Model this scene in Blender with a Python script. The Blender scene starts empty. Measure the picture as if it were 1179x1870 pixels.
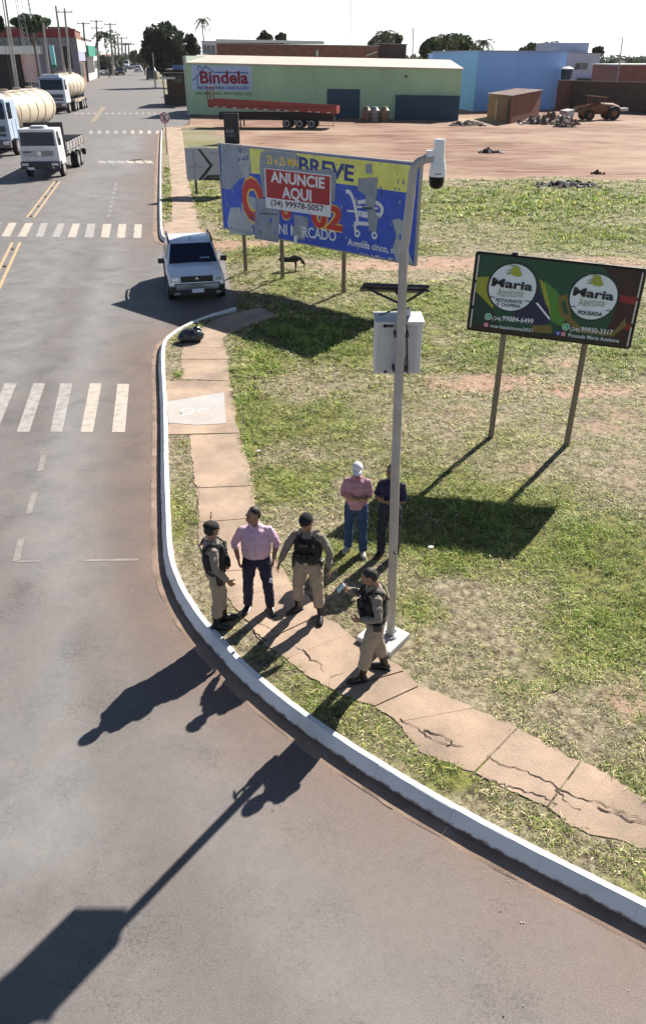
import bpy, bmesh, math, random
import numpy as np
from mathutils import Vector, Matrix, noise
from mathutils.geometry import delaunay_2d_cdt
R = math.radians
random.seed(7); rng = np.random.default_rng(7)
SC = bpy.context.scene
COL = SC.collection

# ---------------------------------------------------------------- camera, sky, sun
CAM_F, CAM_H, HOR = 1371.0, 7.2, 105.0          # focal length in photo pixels, camera height, horizon row
PITCH = math.atan((935 - HOR) / CAM_F)
cd = bpy.data.cameras.new('camera'); cam = bpy.data.objects.new('camera', cd); COL.objects.link(cam)
cam.location = (0, 0, CAM_H); cam.rotation_euler = (math.pi/2 - PITCH, 0, 0)
cd.sensor_fit = 'VERTICAL'; cd.sensor_height = 36; cd.lens = CAM_F/1870*36
cd.clip_start = 0.1; cd.clip_end = 6000
SC.camera = cam
SUN_EL = R(37.6); SUN_DIR = Vector((.578*math.cos(SUN_EL), .816*math.cos(SUN_EL), math.sin(SUN_EL)))
W = bpy.data.worlds.new('World'); SC.world = W; W.use_nodes = True
nt = W.node_tree; bg = nt.nodes['Background']
sky = nt.nodes.new('ShaderNodeTexSky'); sky.sky_type = 'NISHITA'; sky.sun_disc = False
sky.sun_elevation = SUN_EL; sky.sun_rotation = math.atan2(.578, .816)
sky.air_density = .8; sky.dust_density = .4; sky.ozone_density = 1.0; sky.altitude = 500
# thin white cloud low over the horizon
wc = nt.nodes.new('ShaderNodeTexCoord'); wm = nt.nodes.new('ShaderNodeMapping'); wm.inputs['Scale'].default_value = (3, 3, 14); nt.links.new(wc.outputs['Generated'], wm.inputs[0])
wn = nt.nodes.new('ShaderNodeTexNoise'); wn.inputs['Scale'].default_value = 1.6; wn.inputs['Detail'].default_value = 6; nt.links.new(wm.outputs[0], wn.inputs[0])
wz = nt.nodes.new('ShaderNodeSeparateXYZ'); nt.links.new(wc.outputs['Generated'], wz.inputs[0])
wr = nt.nodes.new('ShaderNodeMapRange'); nt.links.new(wz.outputs[2], wr.inputs[0]); wr.inputs[1].default_value = .16; wr.inputs[2].default_value = .05; wr.inputs[3].default_value = 0; wr.inputs[4].default_value = 1.0
wa = nt.nodes.new('ShaderNodeMath'); wa.operation = 'MULTIPLY_ADD'; wa.use_clamp = True; nt.links.new(wn.outputs[0], wa.inputs[0]); wa.inputs[1].default_value = .5; wa.inputs[2].default_value = .6
wb_ = nt.nodes.new('ShaderNodeMath'); wb_.operation = 'MULTIPLY'; wb_.use_clamp = True; nt.links.new(wr.outputs[0], wb_.inputs[0]); nt.links.new(wa.outputs[0], wb_.inputs[1])
wx = nt.nodes.new('ShaderNodeMix'); wx.data_type = 'RGBA'; nt.links.new(wb_.outputs[0], wx.inputs[0]); nt.links.new(sky.outputs[0], wx.inputs[6]); wx.inputs[7].default_value = (15, 15.3, 15.6, 1)
nt.links.new(wx.outputs[2], bg.inputs[0]); bg.inputs[1].default_value = 0.05
sl = bpy.data.lights.new('sun', 'SUN'); so = bpy.data.objects.new('sun', sl); COL.objects.link(so)
sl.energy = 5.0; sl.angle = R(0.5); sl.color = (1, .95, .87)
so.rotation_euler = SUN_DIR.to_track_quat('Z', 'Y').to_euler()
SC.view_settings.view_transform = 'Standard'; SC.view_settings.look = 'None'
SC.view_settings.exposure = 1.0; SC.view_settings.gamma = 1

# ---------------------------------------------------------------- helpers
CP, SP = math.cos(PITCH), math.sin(PITCH)
def ray(px, py):
    u = (px-589.5)/CAM_F; v = (py-935)/CAM_F
    return Vector((u, CP - v*SP, -SP - v*CP))
def G(px, py, z=0.0):
    d = ray(px, py); t = (z-CAM_H)/d.z
    return Vector((d.x*t, d.y*t, z))
def proj(X, Y, Z):
    d = Y*CP - (Z-CAM_H)*SP; v = -(Z-CAM_H)*CP - Y*SP
    return 589.5 + CAM_F*X/d, 935 + CAM_F*v/d
LZ = 0.15

class MB:
    def __init__(s): s.v = []; s.f = []; s.m = []
    def add(s, vs, fs, m=0):
        o = len(s.v); s.v += [tuple(p) for p in vs]
        s.f += [tuple(i+o for i in f) for f in fs]; s.m += [m]*len(fs); return s
    def box(s, c, d, m=0, rot=None, taper=None):
        x, y, z = d[0]/2, d[1]/2, d[2]/2; tx, ty = taper or (1, 1)
        vs = [Vector(p) for p in ((-x,-y,-z),(x,-y,-z),(x,y,-z),(-x,y,-z),(-x*tx,-y*ty,z),(x*tx,-y*ty,z),(x*tx,y*ty,z),(-x*tx,y*ty,z))]
        if rot is not None: vs = [rot @ p for p in vs]
        c = Vector(c); return s.add([p+c for p in vs], [(0,3,2,1),(4,5,6,7),(0,1,5,4),(1,2,6,5),(2,3,7,6),(3,0,4,7)], m)
    def hexa(s, p, m=0):   # 4 bottom then 4 top
        return s.add(p, [(0,3,2,1),(4,5,6,7),(0,1,5,4),(1,2,6,5),(2,3,7,6),(3,0,4,7)], m)
    def prism(s, pts, d, m=0):   # closed outline of 3D points pushed along d
        n = len(pts); pts = [Vector(p) for p in pts]; d = Vector(d)
        return s.add(pts+[p+d for p in pts], [tuple(range(n)), tuple(range(2*n-1, n-1, -1))]+[(i, i+n, (i+1) % n+n, (i+1) % n) for i in range(n)], m)
    def loft(s, pts, rad, side=(1,0,0), n=12, m=0, cap=True):
        pts = [Vector(p) for p in pts]; side = Vector(side); k = len(pts)
        rad = [(r, r) if not isinstance(r, (tuple, list)) else r for r in rad]; vs = []
        rings = []
        for i, c in enumerate(pts):
            t = (pts[min(i+1, k-1)] - pts[max(i-1, 0)]).normalized()
            u = side - t*side.dot(t)
            if u.length < 1e-3: u = Vector((0,1,0)) - t*t.y
            u.normalize(); w = t.cross(u); rings.append((c, u, w, t, rad[i]))
        if cap:
            c, u, w, t, r = rings[0]; e = min(r)
            rings = [(c - t*e*.6, u, w, t, (r[0]*.6, r[1]*.6))] + rings
            c, u, w, t, r = rings[-1]; e = min(r)
            rings = rings + [(c + t*e*.6, u, w, t, (r[0]*.6, r[1]*.6))]
        for c, u, w, t, r in rings:
            for j in range(n):
                a = 2*math.pi*j/n; vs.append(c + u*(r[0]*math.cos(a)) + w*(r[1]*math.sin(a)))
        q = len(rings); fs = [(i*n+j, i*n+(j+1) % n, (i+1)*n+(j+1) % n, (i+1)*n+j) for i in range(q-1) for j in range(n)]
        fs += [tuple(range(n-1, -1, -1)), tuple(range((q-1)*n, q*n))]
        return s.add(vs, fs, m)
    def cyl(s, a, b, r, r2=None, n=12, m=0):
        a, b = Vector(a), Vector(b); t = (b-a).normalized()
        side = Vector((1,0,0)) if abs(t.x) < .9 else Vector((0,1,0))
        return s.loft([a, b], [r, r if r2 is None else r2], side, n, m, False)
    def tube(s, pts, r, n=6, m=0): return s.loft(pts, [r]*len(pts), (0.31,.95,.05), n, m, False)
    def ell(s, c, r, rot=None, n=14, k=9, m=0, z0=-1.0, z1=1.0):
        c = Vector(c); vs = []
        a0, a1 = math.asin(z0), math.asin(z1)
        for i in range(k+1):
            f = a0 + (a1-a0)*i/k; cz, sz = math.cos(f), math.sin(f)
            if cz < .02: cz = .02
            for j in range(n):
                a = 2*math.pi*j/n; p = Vector((r[0]*cz*math.cos(a), r[1]*cz*math.sin(a), r[2]*sz))
                if rot is not None: p = rot @ p
                vs.append(p+c)
        fs = [(i*n+j, i*n+(j+1) % n, (i+1)*n+(j+1) % n, (i+1)*n+j) for i in range(k) for j in range(n)]
        fs += [tuple(range(n-1, -1, -1)), tuple(range(k*n, (k+1)*n))]
        return s.add(vs, fs, m)
    def ring(s, c, r, w, axis='y', n=24, m=0, d=.004):   # flat annulus facing -y
        c = Vector(c); vs = []
        for j in range(n):
            a = 2*math.pi*j/n; ca, sa = math.cos(a), math.sin(a)
            for q in (r, r-w): vs.append(c+Vector((q*ca, 0, q*sa)))
        return s.add(vs, [(2*j, 2*((j+1) % n), 2*((j+1) % n)+1, 2*j+1) for j in range(n)], m)
    def build(s, name, mat, parent=None, loc=None, bevel=0, smooth=None, label=None, mods=None):
        me = bpy.data.meshes.new(name); me.from_pydata(s.v, [], s.f)
        mats = mat if isinstance(mat, (list, tuple)) else [mat]
        for q in mats: me.materials.append(q)
        me.polygons.foreach_set('material_index', s.m)
        me.validate(); me.update()
        o = bpy.data.objects.new(name, me); COL.objects.link(o)
        if parent: o.parent = parent
        if loc: o.location = loc
        if smooth is not None:
            me.polygons.foreach_set('use_smooth', [True]*len(me.polygons))
            try: me.set_sharp_from_angle(angle=R(smooth))
            except Exception: pass
        if bevel:
            b = o.modifiers.new('bevel', 'BEVEL'); b.width = bevel; b.segments = 2; b.limit_method = 'ANGLE'; b.angle_limit = R(40)
        if label: o['label'] = label
        return o

def thing(name, label, cat, loc=(0,0,0), rotz=0, group=None):
    o = bpy.data.objects.new(name, None); COL.objects.link(o); o.empty_display_size = .3
    o.location = loc; o.rotation_euler = (0,0,rotz); o['label'] = label; o['category'] = cat
    if group: o['group'] = group
    return o
def tag(o, label, cat, group=None):
    o['label'] = label; o['category'] = cat
    if group: o['group'] = group
    return o
def struct(o, kind='structure'): o['kind'] = kind; return o
def dup(root, loc, rotz, label, group=None):
    def cp(o, p):
        c = o.copy(); COL.objects.link(c)
        if p: c.parent = p
        for ch in [q for q in bpy.data.objects if q.parent == o]: cp(ch, c)
        return c
    r = cp(root, None); r.location = loc; r.rotation_euler = (0,0,rotz); r['label'] = label
    if group: r['group'] = group
    return r

def mat(name, col, rough=.7, metal=0, var=.12, vs=3.0, bump=0, bs=40, spec=None, col2=None, fine=0, fs=60, stretch=None, emit=0, trans=0):
    """Principled with noise-driven variation; col2 is a second tone mixed in by large noise."""
    m = bpy.data.materials.new(name); m.use_nodes = True; n = m.node_tree; L = n.links.new
    b = n.nodes['Principled BSDF']; b.inputs['Roughness'].default_value = rough; b.inputs['Metallic'].default_value = metal
    if spec is not None: b.inputs['Specular IOR Level'].default_value = spec
    if trans: b.inputs['Transmission Weight'].default_value = trans
    tc = n.nodes.new('ShaderNodeTexCoord'); vec = tc.outputs['Object']
    if stretch:
        mp = n.nodes.new('ShaderNodeMapping'); mp.inputs['Scale'].default_value = stretch; L(vec, mp.inputs[0]); vec = mp.outputs[0]
    def nz(scale, det=5):
        t = n.nodes.new('ShaderNodeTexNoise'); t.inputs['Scale'].default_value = scale; t.inputs['Detail'].default_value = det
        t.inputs['Roughness'].default_value = .6; L(vec, t.inputs['Vector']); return t.outputs['Fac']
    def ramp(f, a, c):
        r = n.nodes.new('ShaderNodeMapRange'); r.inputs[1].default_value = .3; r.inputs[2].default_value = .7
        r.inputs[3].default_value = a; r.inputs[4].default_value = c; L(f, r.inputs[0]); return r.outputs[0]
    def mul(cs, f):
        x = n.nodes.new('ShaderNodeVectorMath'); x.operation = 'SCALE'; L(cs, x.inputs[0]); L(f, x.inputs['Scale']); return x.outputs[0]
    rgb = n.nodes.new('ShaderNodeRGB'); rgb.outputs[0].default_value = (*col, 1); c = rgb.outputs[0]
    if col2:
        mx = n.nodes.new('ShaderNodeMix'); mx.data_type = 'RGBA'; L(ramp(nz(vs*.7), 0, 1), mx.inputs[0]); L(c, mx.inputs[6]); mx.inputs[7].default_value = (*col2, 1); c = mx.outputs[2]
    if var: c = mul(c, ramp(nz(vs), 1-var, 1+var*.6))
    if fine: c = mul(c, ramp(nz(fs, 2), 1-fine, 1+fine))
    L(c, b.inputs['Base Color'])
    if bump:
        bp = n.nodes.new('ShaderNodeBump'); bp.inputs['Strength'].default_value = bump; bp.inputs['Distance'].default_value = .02
        L(nz(bs, 6), bp.inputs['Height']); L(bp.outputs[0], b.inputs['Normal'])
    if emit: b.inputs['Emission Color'].default_value = (*col, 1); b.inputs['Emission Strength'].default_value = emit
    return m
def attr_mat(name, build):
    m = bpy.data.materials.new(name); m.use_nodes = True; build(m.node_tree, m.node_tree.nodes['Principled BSDF']); return m
_mc = {}
def M(key, *a, **k):
    if key not in _mc: _mc[key] = mat(key, *a, **k)
    return _mc[key]
def srgb(r, g, b): return tuple((x/255/12.92 if x/255 <= .04045 else ((x/255+.055)/1.055)**2.4) for x in (r, g, b))

WHITE = M('white paint', (.78,.78,.78), .35, var=.05)
BLACKP = M('black plastic', (.015,.015,.017), .45, var=.1)
RUBBER = M('tyre rubber', (.02,.02,.021), .85, bump=.2)
GLASS = M('dark vehicle glass', (.008,.014,.035), .12, var=0, spec=.25)
CHROME = M('worn chrome', (.6,.6,.62), .25, 1, var=.1)
STEEL = M('galvanised steel', (.42,.43,.44), .5, .4, var=.15, vs=8)
LAMPG = M('headlight glass', (.70,.75,.82), .15, 0, var=0)
RIM = M('wheel rim', (.4,.4,.42), .35, .8)
DKMET = M('dark steel', (.05,.05,.055), .55, .3)
CONC = M('concrete', (.4,.38,.35), .85, var=.15, vs=4, bump=.3, fine=.08)
WOOD = M('weathered wood', (.22,.17,.12), .85, var=.25, vs=6, stretch=(6,6,.6), bump=.3)

def text_into(mb, s, p0, p1, h, m=0, y=0.0, bold=.0, shear=0):
    """lay a line of writing in the local xz plane: baseline from p0 to p1, capital height h"""
    c = bpy.data.curves.new('t', 'FONT'); c.body = s; c.size = 1; c.offset = bold; c.shear = shear; c.resolution_u = 3
    o = bpy.data.objects.new('t', c); COL.objects.link(o)
    dg = bpy.context.evaluated_depsgraph_get(); dg.update()
    me = bpy.data.meshes.new_from_object(o.evaluated_get(dg))
    vs = [v.co.copy() for v in me.vertices]; fs = [tuple(p.vertices) for p in me.polygons]
    bpy.data.objects.remove(o); bpy.data.curves.remove(c)
    if not vs: return
    x0 = min(v.x for v in vs); x1 = max(v.x for v in vs)
    d = Vector(p1) - Vector(p0); L = d.length; d.normalize(); n = Vector((-d.y, d.x)); k = h/.70
    out = []
    for v in vs:
        q = Vector(p0) + d*((v.x-x0)/(x1-x0)*L) + n*(v.y*k); out.append((q.x, y, q.y))
    mb.add(out, fs, m); bpy.data.meshes.remove(me)

class Fac:
    """vertical plane through two ground points; local x along it, y away from the camera, z up"""
    def __init__(s, A, B):
        s.o = Vector((A[0], A[1], 0)); d = Vector((B[0]-A[0], B[1]-A[1], 0)); s.len = d.length
        s.d = d.normalized(); s.ang = math.atan2(s.d.y, s.d.x); s.n = Vector((-s.d.y, s.d.x, 0))
    def uv(s, px, py, y=0):
        d = ray(px, py); o = Vector((0, 0, CAM_H)); t = (s.n.dot(s.o - o)+y)/s.n.dot(d); p = o + d*t
        return ((p - s.o).dot(s.d), p.z)
    def poly(s, mb, pxs, m, y): mb.add([(u, y, z) for u, z in (s.uv(*p) for p in pxs)], [tuple(range(len(pxs)))], m)
    def text(s, mb, t, a, b, top, m, y, bold=0, shear=0):
        pa, pb, pt = s.uv(*a), s.uv(*b), s.uv(*top); text_into(mb, t, pa, pb, abs(pt[1]-pa[1]), m, y, bold, shear)
    def circ(s, mb, a, rx, m, y, n=28, rz=None):
        c = s.uv(*a); mb.add([(c[0]+rx*math.cos(2*math.pi*i/n), y, c[1]+(rz or rx)*math.sin(2*math.pi*i/n)) for i in range(n)], [tuple(range(n))], m)

# ---------------------------------------------------------------- ground plan
def inpoly(x, y, P):
    c = False; j = len(P)-1
    for i in range(len(P)):
        if (P[i][1] > y) != (P[j][1] > y) and x < (P[j][0]-P[i][0])*(y-P[i][1])/(P[j][1]-P[i][1])+P[i][0]: c = not c
        j = i
    return c
def inpoly_np(X, Y, P):
    c = np.zeros(len(X), bool); j = len(P)-1
    for i in range(len(P)):
        a, b = P[i], P[j]
        if a[1] != b[1]: c ^= ((a[1] > Y) != (b[1] > Y)) & (X < (b[0]-a[0])*(Y-a[1])/(b[1]-a[1])+a[0])
        j = i
    return c
def dist_np(X, Y, P):
    d = np.full(len(X), 1e9)
    for a, b in zip(P[:-1], P[1:]):
        ax, ay, bx, by = a[0], a[1], b[0], b[1]; L = (bx-ax)**2+(by-ay)**2+1e-12
        t = np.clip(((X-ax)*(bx-ax)+(Y-ay)*(by-ay))/L, 0, 1); d = np.minimum(d, np.hypot(X-ax-t*(bx-ax), Y-ay-t*(by-ay)))
    return d
def smooth_path(P, it=2):
    for _ in range(it):
        Q = [P[0]]
        for a, b in zip(P[:-1], P[1:]): Q += [a.lerp(b, .25), a.lerp(b, .75)]
        Q.append(P[-1]); P = Q
    return P
def vnoise(X, Y, s, seed=0):
    """smooth value noise on numpy arrays, 0..1, three octaves"""
    out = np.zeros(len(X)); amp = 1; tot = 0
    for o in range(3):
        x = X*s*2**o + seed*17.3; y = Y*s*2**o - seed*9.1; xi = np.floor(x).astype(np.int64); yi = np.floor(y).astype(np.int64)
        fx = x-xi; fy = y-yi; fx = fx*fx*(3-2*fx); fy = fy*fy*(3-2*fy)
        def h(a, b):
            n = (a*374761393 + b*668265263 + seed*1442695 + o*97) & 0x7fffffff; n = ((n ^ (n >> 13))*1274126177) & 0x7fffffff
            return ((n ^ (n >> 16)) & 0xffff)/65535.0
        out += amp*((h(xi,yi)*(1-fx)+h(xi+1,yi)*fx)*(1-fy)+(h(xi,yi+1)*(1-fx)+h(xi+1,yi+1)*fx)*fy); tot += amp; amp *= .55
    return out/tot
KZ = .19
k_near = [G(x, y, KZ) for x, y in [(1179,1644),(1018,1564),(849,1477),(720,1403),(572,1309),(482,1238),(435,1196),(411,1166),(380,1135),(352,1096),(331.6,1060),(315,1013),(311,942),(307,848),(306,772),(303.6,713),(299.5,662),(301,625),(311,612),(328,600),(352,588),(382,576),(432,561)]]
e = (k_near[0]-k_near[1]).normalized()
k_near = [k_near[0]+e*14, k_near[0]+e*4] + k_near
k_near = smooth_path(k_near)
k_far = smooth_path([G(x, y, KZ) for x, y in [(372,446),(345,443),(315,438),(301,432),(297,424),(295.5,405),(294.5,369),(294.3,302),(295,262),(296,237)]], 2)
def offset_path(P, d):          # to the left of travel = the road side
    out = []
    for i, p in enumerate(P):
        t = (P[min(i+1, len(P)-1)] - P[max(i-1, 0)]); t.z = 0; t.normalize(); out.append(p + Vector((-t.y, t.x, 0))*d)
    return out
def sweep(P, prof, name, m, jitter=0, block=0):
    mb = MB(); rows = []
    for i, p in enumerate(P):
        t = (P[min(i+1, len(P)-1)] - P[max(i-1, 0)]); t.z = 0; t.normalize(); n = Vector((-t.y, t.x, 0))
        rows.append([Vector((p.x, p.y, 0)) + n*(o + (random.uniform(-jitter, jitter) if k else 0)) + Vector((0,0,z)) for k, (o, z) in enumerate(prof)])
    q = len(prof); vs = [v for r in rows for v in r]
    if block:
        acc = 0; st = [rows[0]]
        for i in range(1, len(rows)):
            L_ = (rows[i][0]-rows[i-1][0]).length; acc += L_; st.append(rows[i])
            if acc > block or i == len(rows)-1:
                end = [a.lerp(b, max(0, 1-.0015/L_)) for a, b in zip(rows[i-1], rows[i])]; dz = Vector((0,0,random.uniform(-.0025,.0025))); n_ = len(st); st[-1] = end
                if n_ > 1: st[0] = [a.lerp(b, min(1, .001/max(.01,(b-a).length))) for a, b in zip(st[0], st[1])]
                mb.add([v+dz for r in st for v in r], [(k*q+j, k*q+j+1, (k+1)*q+j+1, (k+1)*q+j) for k in range(n_-1) for j in range(q-1)]+[tuple(range(q)), tuple(range(n_*q-1, (n_-1)*q-1, -1))]); st = [rows[i]]; acc = 0
        return struct(mb.build(name, m, smooth=35))
    fs = [(i*q+j, i*q+j+1, (i+1)*q+j+1, (i+1)*q+j) for i in range(len(P)-1) for j in range(q-1)]
    mb.add(vs, fs); return struct(mb.build(name, m, smooth=35))
def resample(P, s):
    out = [P[0]]; acc = 0
    for a, b in zip(P[:-1], P[1:]):
        L = (b-a).length; n = max(1, int(L/s))
        for i in range(1, n+1): out.append(a.lerp(b, i/n))
    return out
def kerb_mat():
    m = bpy.data.materials.new('painted kerb'); m.use_nodes = True; n = m.node_tree; L = n.links.new; b = n.nodes['Principled BSDF']; b.inputs['Roughness'].default_value = .75
    tc = n.nodes.new('ShaderNodeTexCoord'); sx = n.nodes.new('ShaderNodeSeparateXYZ'); L(tc.outputs['Object'], sx.inputs[0])
    t = n.nodes.new('ShaderNodeTexNoise'); t.inputs['Scale'].default_value = 7; t.inputs['Detail'].default_value = 8; t.inputs['Roughness'].default_value = .7; L(tc.outputs['Object'], t.inputs[0])
    t2 = n.nodes.new('ShaderNodeTexNoise'); t2.inputs['Scale'].default_value = 1.3; t2.inputs['Detail'].default_value = 4; L(tc.outputs['Object'], t2.inputs[0])
    a = n.nodes.new('ShaderNodeMath'); a.operation = 'MULTIPLY_ADD'; L(sx.outputs[2], a.inputs[0]); a.inputs[1].default_value = 7.0; L(t.outputs[0], a.inputs[2])
    r = n.nodes.new('ShaderNodeMapRange'); L(a.outputs[0], r.inputs[0]); r.inputs[1].default_value = .72; r.inputs[2].default_value = .95
    mx = n.nodes.new('ShaderNodeMix'); mx.data_type = 'RGBA'; L(r.outputs[0], mx.inputs[0]); mx.inputs[6].default_value = (.16,.10,.075,1); mx.inputs[7].default_value = (.8,.8,.79,1)
    r2 = n.nodes.new('ShaderNodeMapRange'); L(t2.outputs[0], r2.inputs[0]); r2.inputs[1].default_value = .3; r2.inputs[2].default_value = .55; r2.inputs[3].default_value = .78
    sc = n.nodes.new('ShaderNodeVectorMath'); sc.operation = 'SCALE'; L(mx.outputs[2], sc.inputs[0]); L(r2.outputs[0], sc.inputs['Scale'])
    L(sc.outputs[0], b.inputs['Base Color'])
    bp = n.nodes.new('ShaderNodeBump'); bp.inputs['Strength'].default_value = .35; bp.inputs['Distance'].default_value = .01; L(t.outputs[0], bp.inputs['Height']); L(bp.outputs[0], b.inputs['Normal'])
    return m
KM = kerb_mat()
prof = [(-.015, .05), (0, .175), (.01, KZ), (.075, KZ), (.09, KZ-.012), (.165, .05), (.175, -.01)]
kn = resample(k_near, .12); kf = resample(k_far, .4)
sweep(kn, prof, 'kerb', KM, .004, .95); sweep(kf, prof, 'kerb', KM, .003, 1.2)
GUT = M('gutter concrete', (.34,.235,.17), .85, var=.3, vs=1.7, col2=(.26,.18,.135), bump=.3, fine=.1)
sweep(kn, [(.165, .006), (.35, .006), (.365, -.002)], 'gutter', GUT, .012); sweep(kf, [(.165, .006), (.45, .006), (.47, -.002)], 'gutter', GUT, .01)

# land (raised lot) outline
notch = [G(432,561,LZ), G(424,530,LZ), G(416,490,LZ), G(404,452,LZ), G(372,446,LZ)]
land = [Vector((p.x, p.y)) for p in k_near] + [Vector((p.x, p.y)) for p in notch[1:-1]] + [Vector((p.x, p.y)) for p in k_far]
land += [Vector(G(345,228,LZ).xy), Vector(G(352,196,LZ).xy), Vector(G(352,150,LZ).xy), Vector((60, 420)), Vector((330, 420)), Vector((330, 8)), Vector((k_near[0].x, k_near[0].y-.05))]
land_t = [(p.x, p.y) for p in land]; notch_t = [(p.x, p.y) for p in notch]
def land_z(X, Y):
    d = np.clip(dist_np(X, Y, notch_t)/1.3, 0, 1); k = np.minimum(dist_np(X, Y, [(p.x, p.y) for p in k_near]), dist_np(X, Y, [(p.x, p.y) for p in k_far])) if len(X) < 400000 else np.full(len(X), 1.)
    nn = (vnoise(X, Y, .8, 3)-.5)*.07 + (vnoise(X, Y, .12, 4)-.5)*.10
    return LZ*d + .004*(1-d) + nn*np.clip((k-.35)/1.5, 0, 1)*d*sw_fade(X, Y)

# pavement (sidewalk) outlines as left / right pairs in photo pixels
SW1 = [((477,561),(505,576)),((430,571),(455,594)),((387,585),(418,611)),((366,600),(406,616)),((333,633),(410,635)),((331.5,656),(416,656)),((335,692),(421,695)),
 ((303,696),(421,695.6)),((304,712),(423,709)),((306.5,772),(432,768)),((307.5,793),(437,790)),((347,794),(437,790.6)),((351,840),(452,838)),((356,891),(459,887)),((362,954),(470,945)),((366,990),(484,985)),((390,1045),(508,1035)),((417,1094),(536,1066)),((436,1119),(565,1095)),((482,1171),(590,1120)),((521,1203),(636,1158)),((562,1234),(686,1192)),((604,1262),(739,1225)),
 ((684,1290),(770,1250)),((727,1318),(862,1293)),((765,1372),(905,1312)),((866,1411),(942,1331)),((934,1441),(1001,1365)),((1001,1471),(1060,1390)),((1040,1505),(1110,1412)),((1103,1527),(1150,1440)),((1179,1551),(1179,1458)),((1330,1600),(1290,1512)),((1700,1760),(1600,1660))]
SW2 = [((297.5,232),(331,232)),((304,259),(335,259)),((308,285),(339,290)),((312,336),(345,336)),((314,378),(356,378)),((314.6,405),(361,404)),((300,405.6),(361,404.6)),((300,428),(367,430)),((318,437),(371,437))]
joints1 = {4,5,7,11,13,14,16,19,22,23,26,28}; joints2 = {1,2,3,4,6,7}
SZ = LZ + .012
def sw_world(S): return [(G(*a, SZ), G(*b, SZ)) for a, b in S]
w1, w2 = sw_world(SW1), sw_world(SW2)
sw_poly1 = [(p.x, p.y) for p, q in w1] + [(q.x, q.y) for p, q in reversed(w1)]
sw_poly2 = [(p.x, p.y) for p, q in w2] + [(q.x, q.y) for p, q in reversed(w2)]
def sw_fade(X, Y):
    ins = inpoly_np(X, Y, sw_poly1) | inpoly_np(X, Y, sw_poly2)
    d = np.minimum(dist_np(X, Y, sw_poly1+[sw_poly1[0]]), dist_np(X, Y, sw_poly2+[sw_poly2[0]]))
    return np.where(ins, 0, np.clip(d/.6, 0, 1))
def side_mat():
    m = mat('pavement concrete', (.45,.32,.225), .88, var=.34, vs=1.3, col2=(.34,.25,.185), bump=.35, bs=30, fine=.10, fs=60); return m
SWM = side_mat(); CRK = M('crack soil', (.045,.028,.02), .95)
def slabs(Wp, joints, name):
    mb = MB(); seg = []
    for i in range(len(Wp)-1):
        a0, b0 = Wp[i]; a1, b1 = Wp[i+1]
        if (a0-a1).length < .25 and (a0-a1).length < 2 and (b0-b1).length < .1: continue
        if abs((a1-a0).length) > 0 and (b1-b0).length < .06: continue
        g0 = .012 if i in joints else 0; g1 = .012 if i+1 in joints else 0
        Lm = ((a1+b1)/2-(a0+b0)/2).length; n = max(2, int(Lm/.06)); t0 = g0/Lm; t1 = 1-g1/Lm
        rows = []
        for k in range(n+1):
            t = t0+(t1-t0)*k/n; a = a0.lerp(a1, t); b = b0.lerp(b1, t); w = (b-a).length; dv = (b-a)/w
            ja = (noise.noise(a*1.7)+noise.noise(a*6)*.6+noise.noise(a*19)*.5)*.06; jb = (noise.noise(b*1.9)+noise.noise(b*7)*.6+noise.noise(b*19)*.5)*.06
            if (a-b).length > 0: rows.append((a+dv*ja, b+dv*jb))
        vs = []; tilt = random.uniform(-.004, .004)
        for a, b in rows:
            zz = SZ+tilt
            vs += [Vector((a.x, a.y, LZ-.1)), Vector((a.x, a.y, zz)), Vector((b.x, b.y, zz)), Vector((b.x, b.y, LZ-.1))]
        fs = []
        for k in range(len(rows)-1):
            for j in range(3): fs.append((k*4+j, k*4+j+1, k*4+j+5, k*4+j+4))
        mb.add(vs, fs); mb.add([vs[0],vs[1],vs[2],vs[3]], [(0,1,2,3)]); mb.add(vs[-4:], [(3,2,1,0)])
    mb2 = mb.build(name, SWM, smooth=30); return struct(mb2)
slabs(w1, joints1, 'sidewalk'); slabs(w2, joints2, 'sidewalk')
# cracks that run through the pavement and the gutter line
mb = MB()
def crack(P, w, z=SZ+.008):
    P = resample([G(x, y, z) for x, y in P], .035); Q = []
    for p in P: Q.append(p + Vector((noise.noise(p*3)+random.uniform(-.45,.45), noise.noise(p*3+Vector((5,5,5)))+random.uniform(-.34,.34), 0))*.05)
    for a, b in zip(Q[:-1], Q[1:]):
        t = (b-a); t.z = 0
        if t.length < 1e-4: continue
        t.normalize(); n = Vector((-t.y, t.x, 0)); wa = w*(.1+1.6*abs(noise.noise(a*4))+random.uniform(0,.25)); wb = w*(.1+1.6*abs(noise.noise(b*4)))
        mb.add([a+n*wa, a-n*wa, b-n*wb, b+n*wb], [(0,1,2,3)])
c4 = lambda L: [(680+x/2.363, 1200+y/2.363) for x, y in L]
c3 = lambda L: [(340+x/3.103, 1100+y/3.103) for x, y in L]
crack(c4([(105,260),(200,310),(260,350),(330,380),(400,395)]), .010); crack(c4([(230,318),(300,340),(350,372)]), .012)
crack(c4([(500,430),(560,462),(610,470),(700,515),(800,560),(900,605),(1050,655),(1179,700),(1250,730)]), .010)
crack(c4([(440,500),(560,550),(640,575),(740,610),(800,640)]), .013); crack(c4([(800,575),(870,650),(900,660)]), .008); crack(c4([(980,650),(1100,700),(1179,720)]), .015)
crack(c3([(600,250),(660,270),(700,320),(760,350),(790,380)]), .013); crack(c3([(820,420),(890,400)]), .007); crack(c3([(390,110),(440,130),(500,160)]), .012); crack(c3([(370,150),(410,180),(460,220)]), .01)
crack([(361,930),(366,900),(364,885)], .008); crack([(384,935),(387,950),(388,968)], .009)
struct(mb.build('pavement_cracks', CRK))
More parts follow.
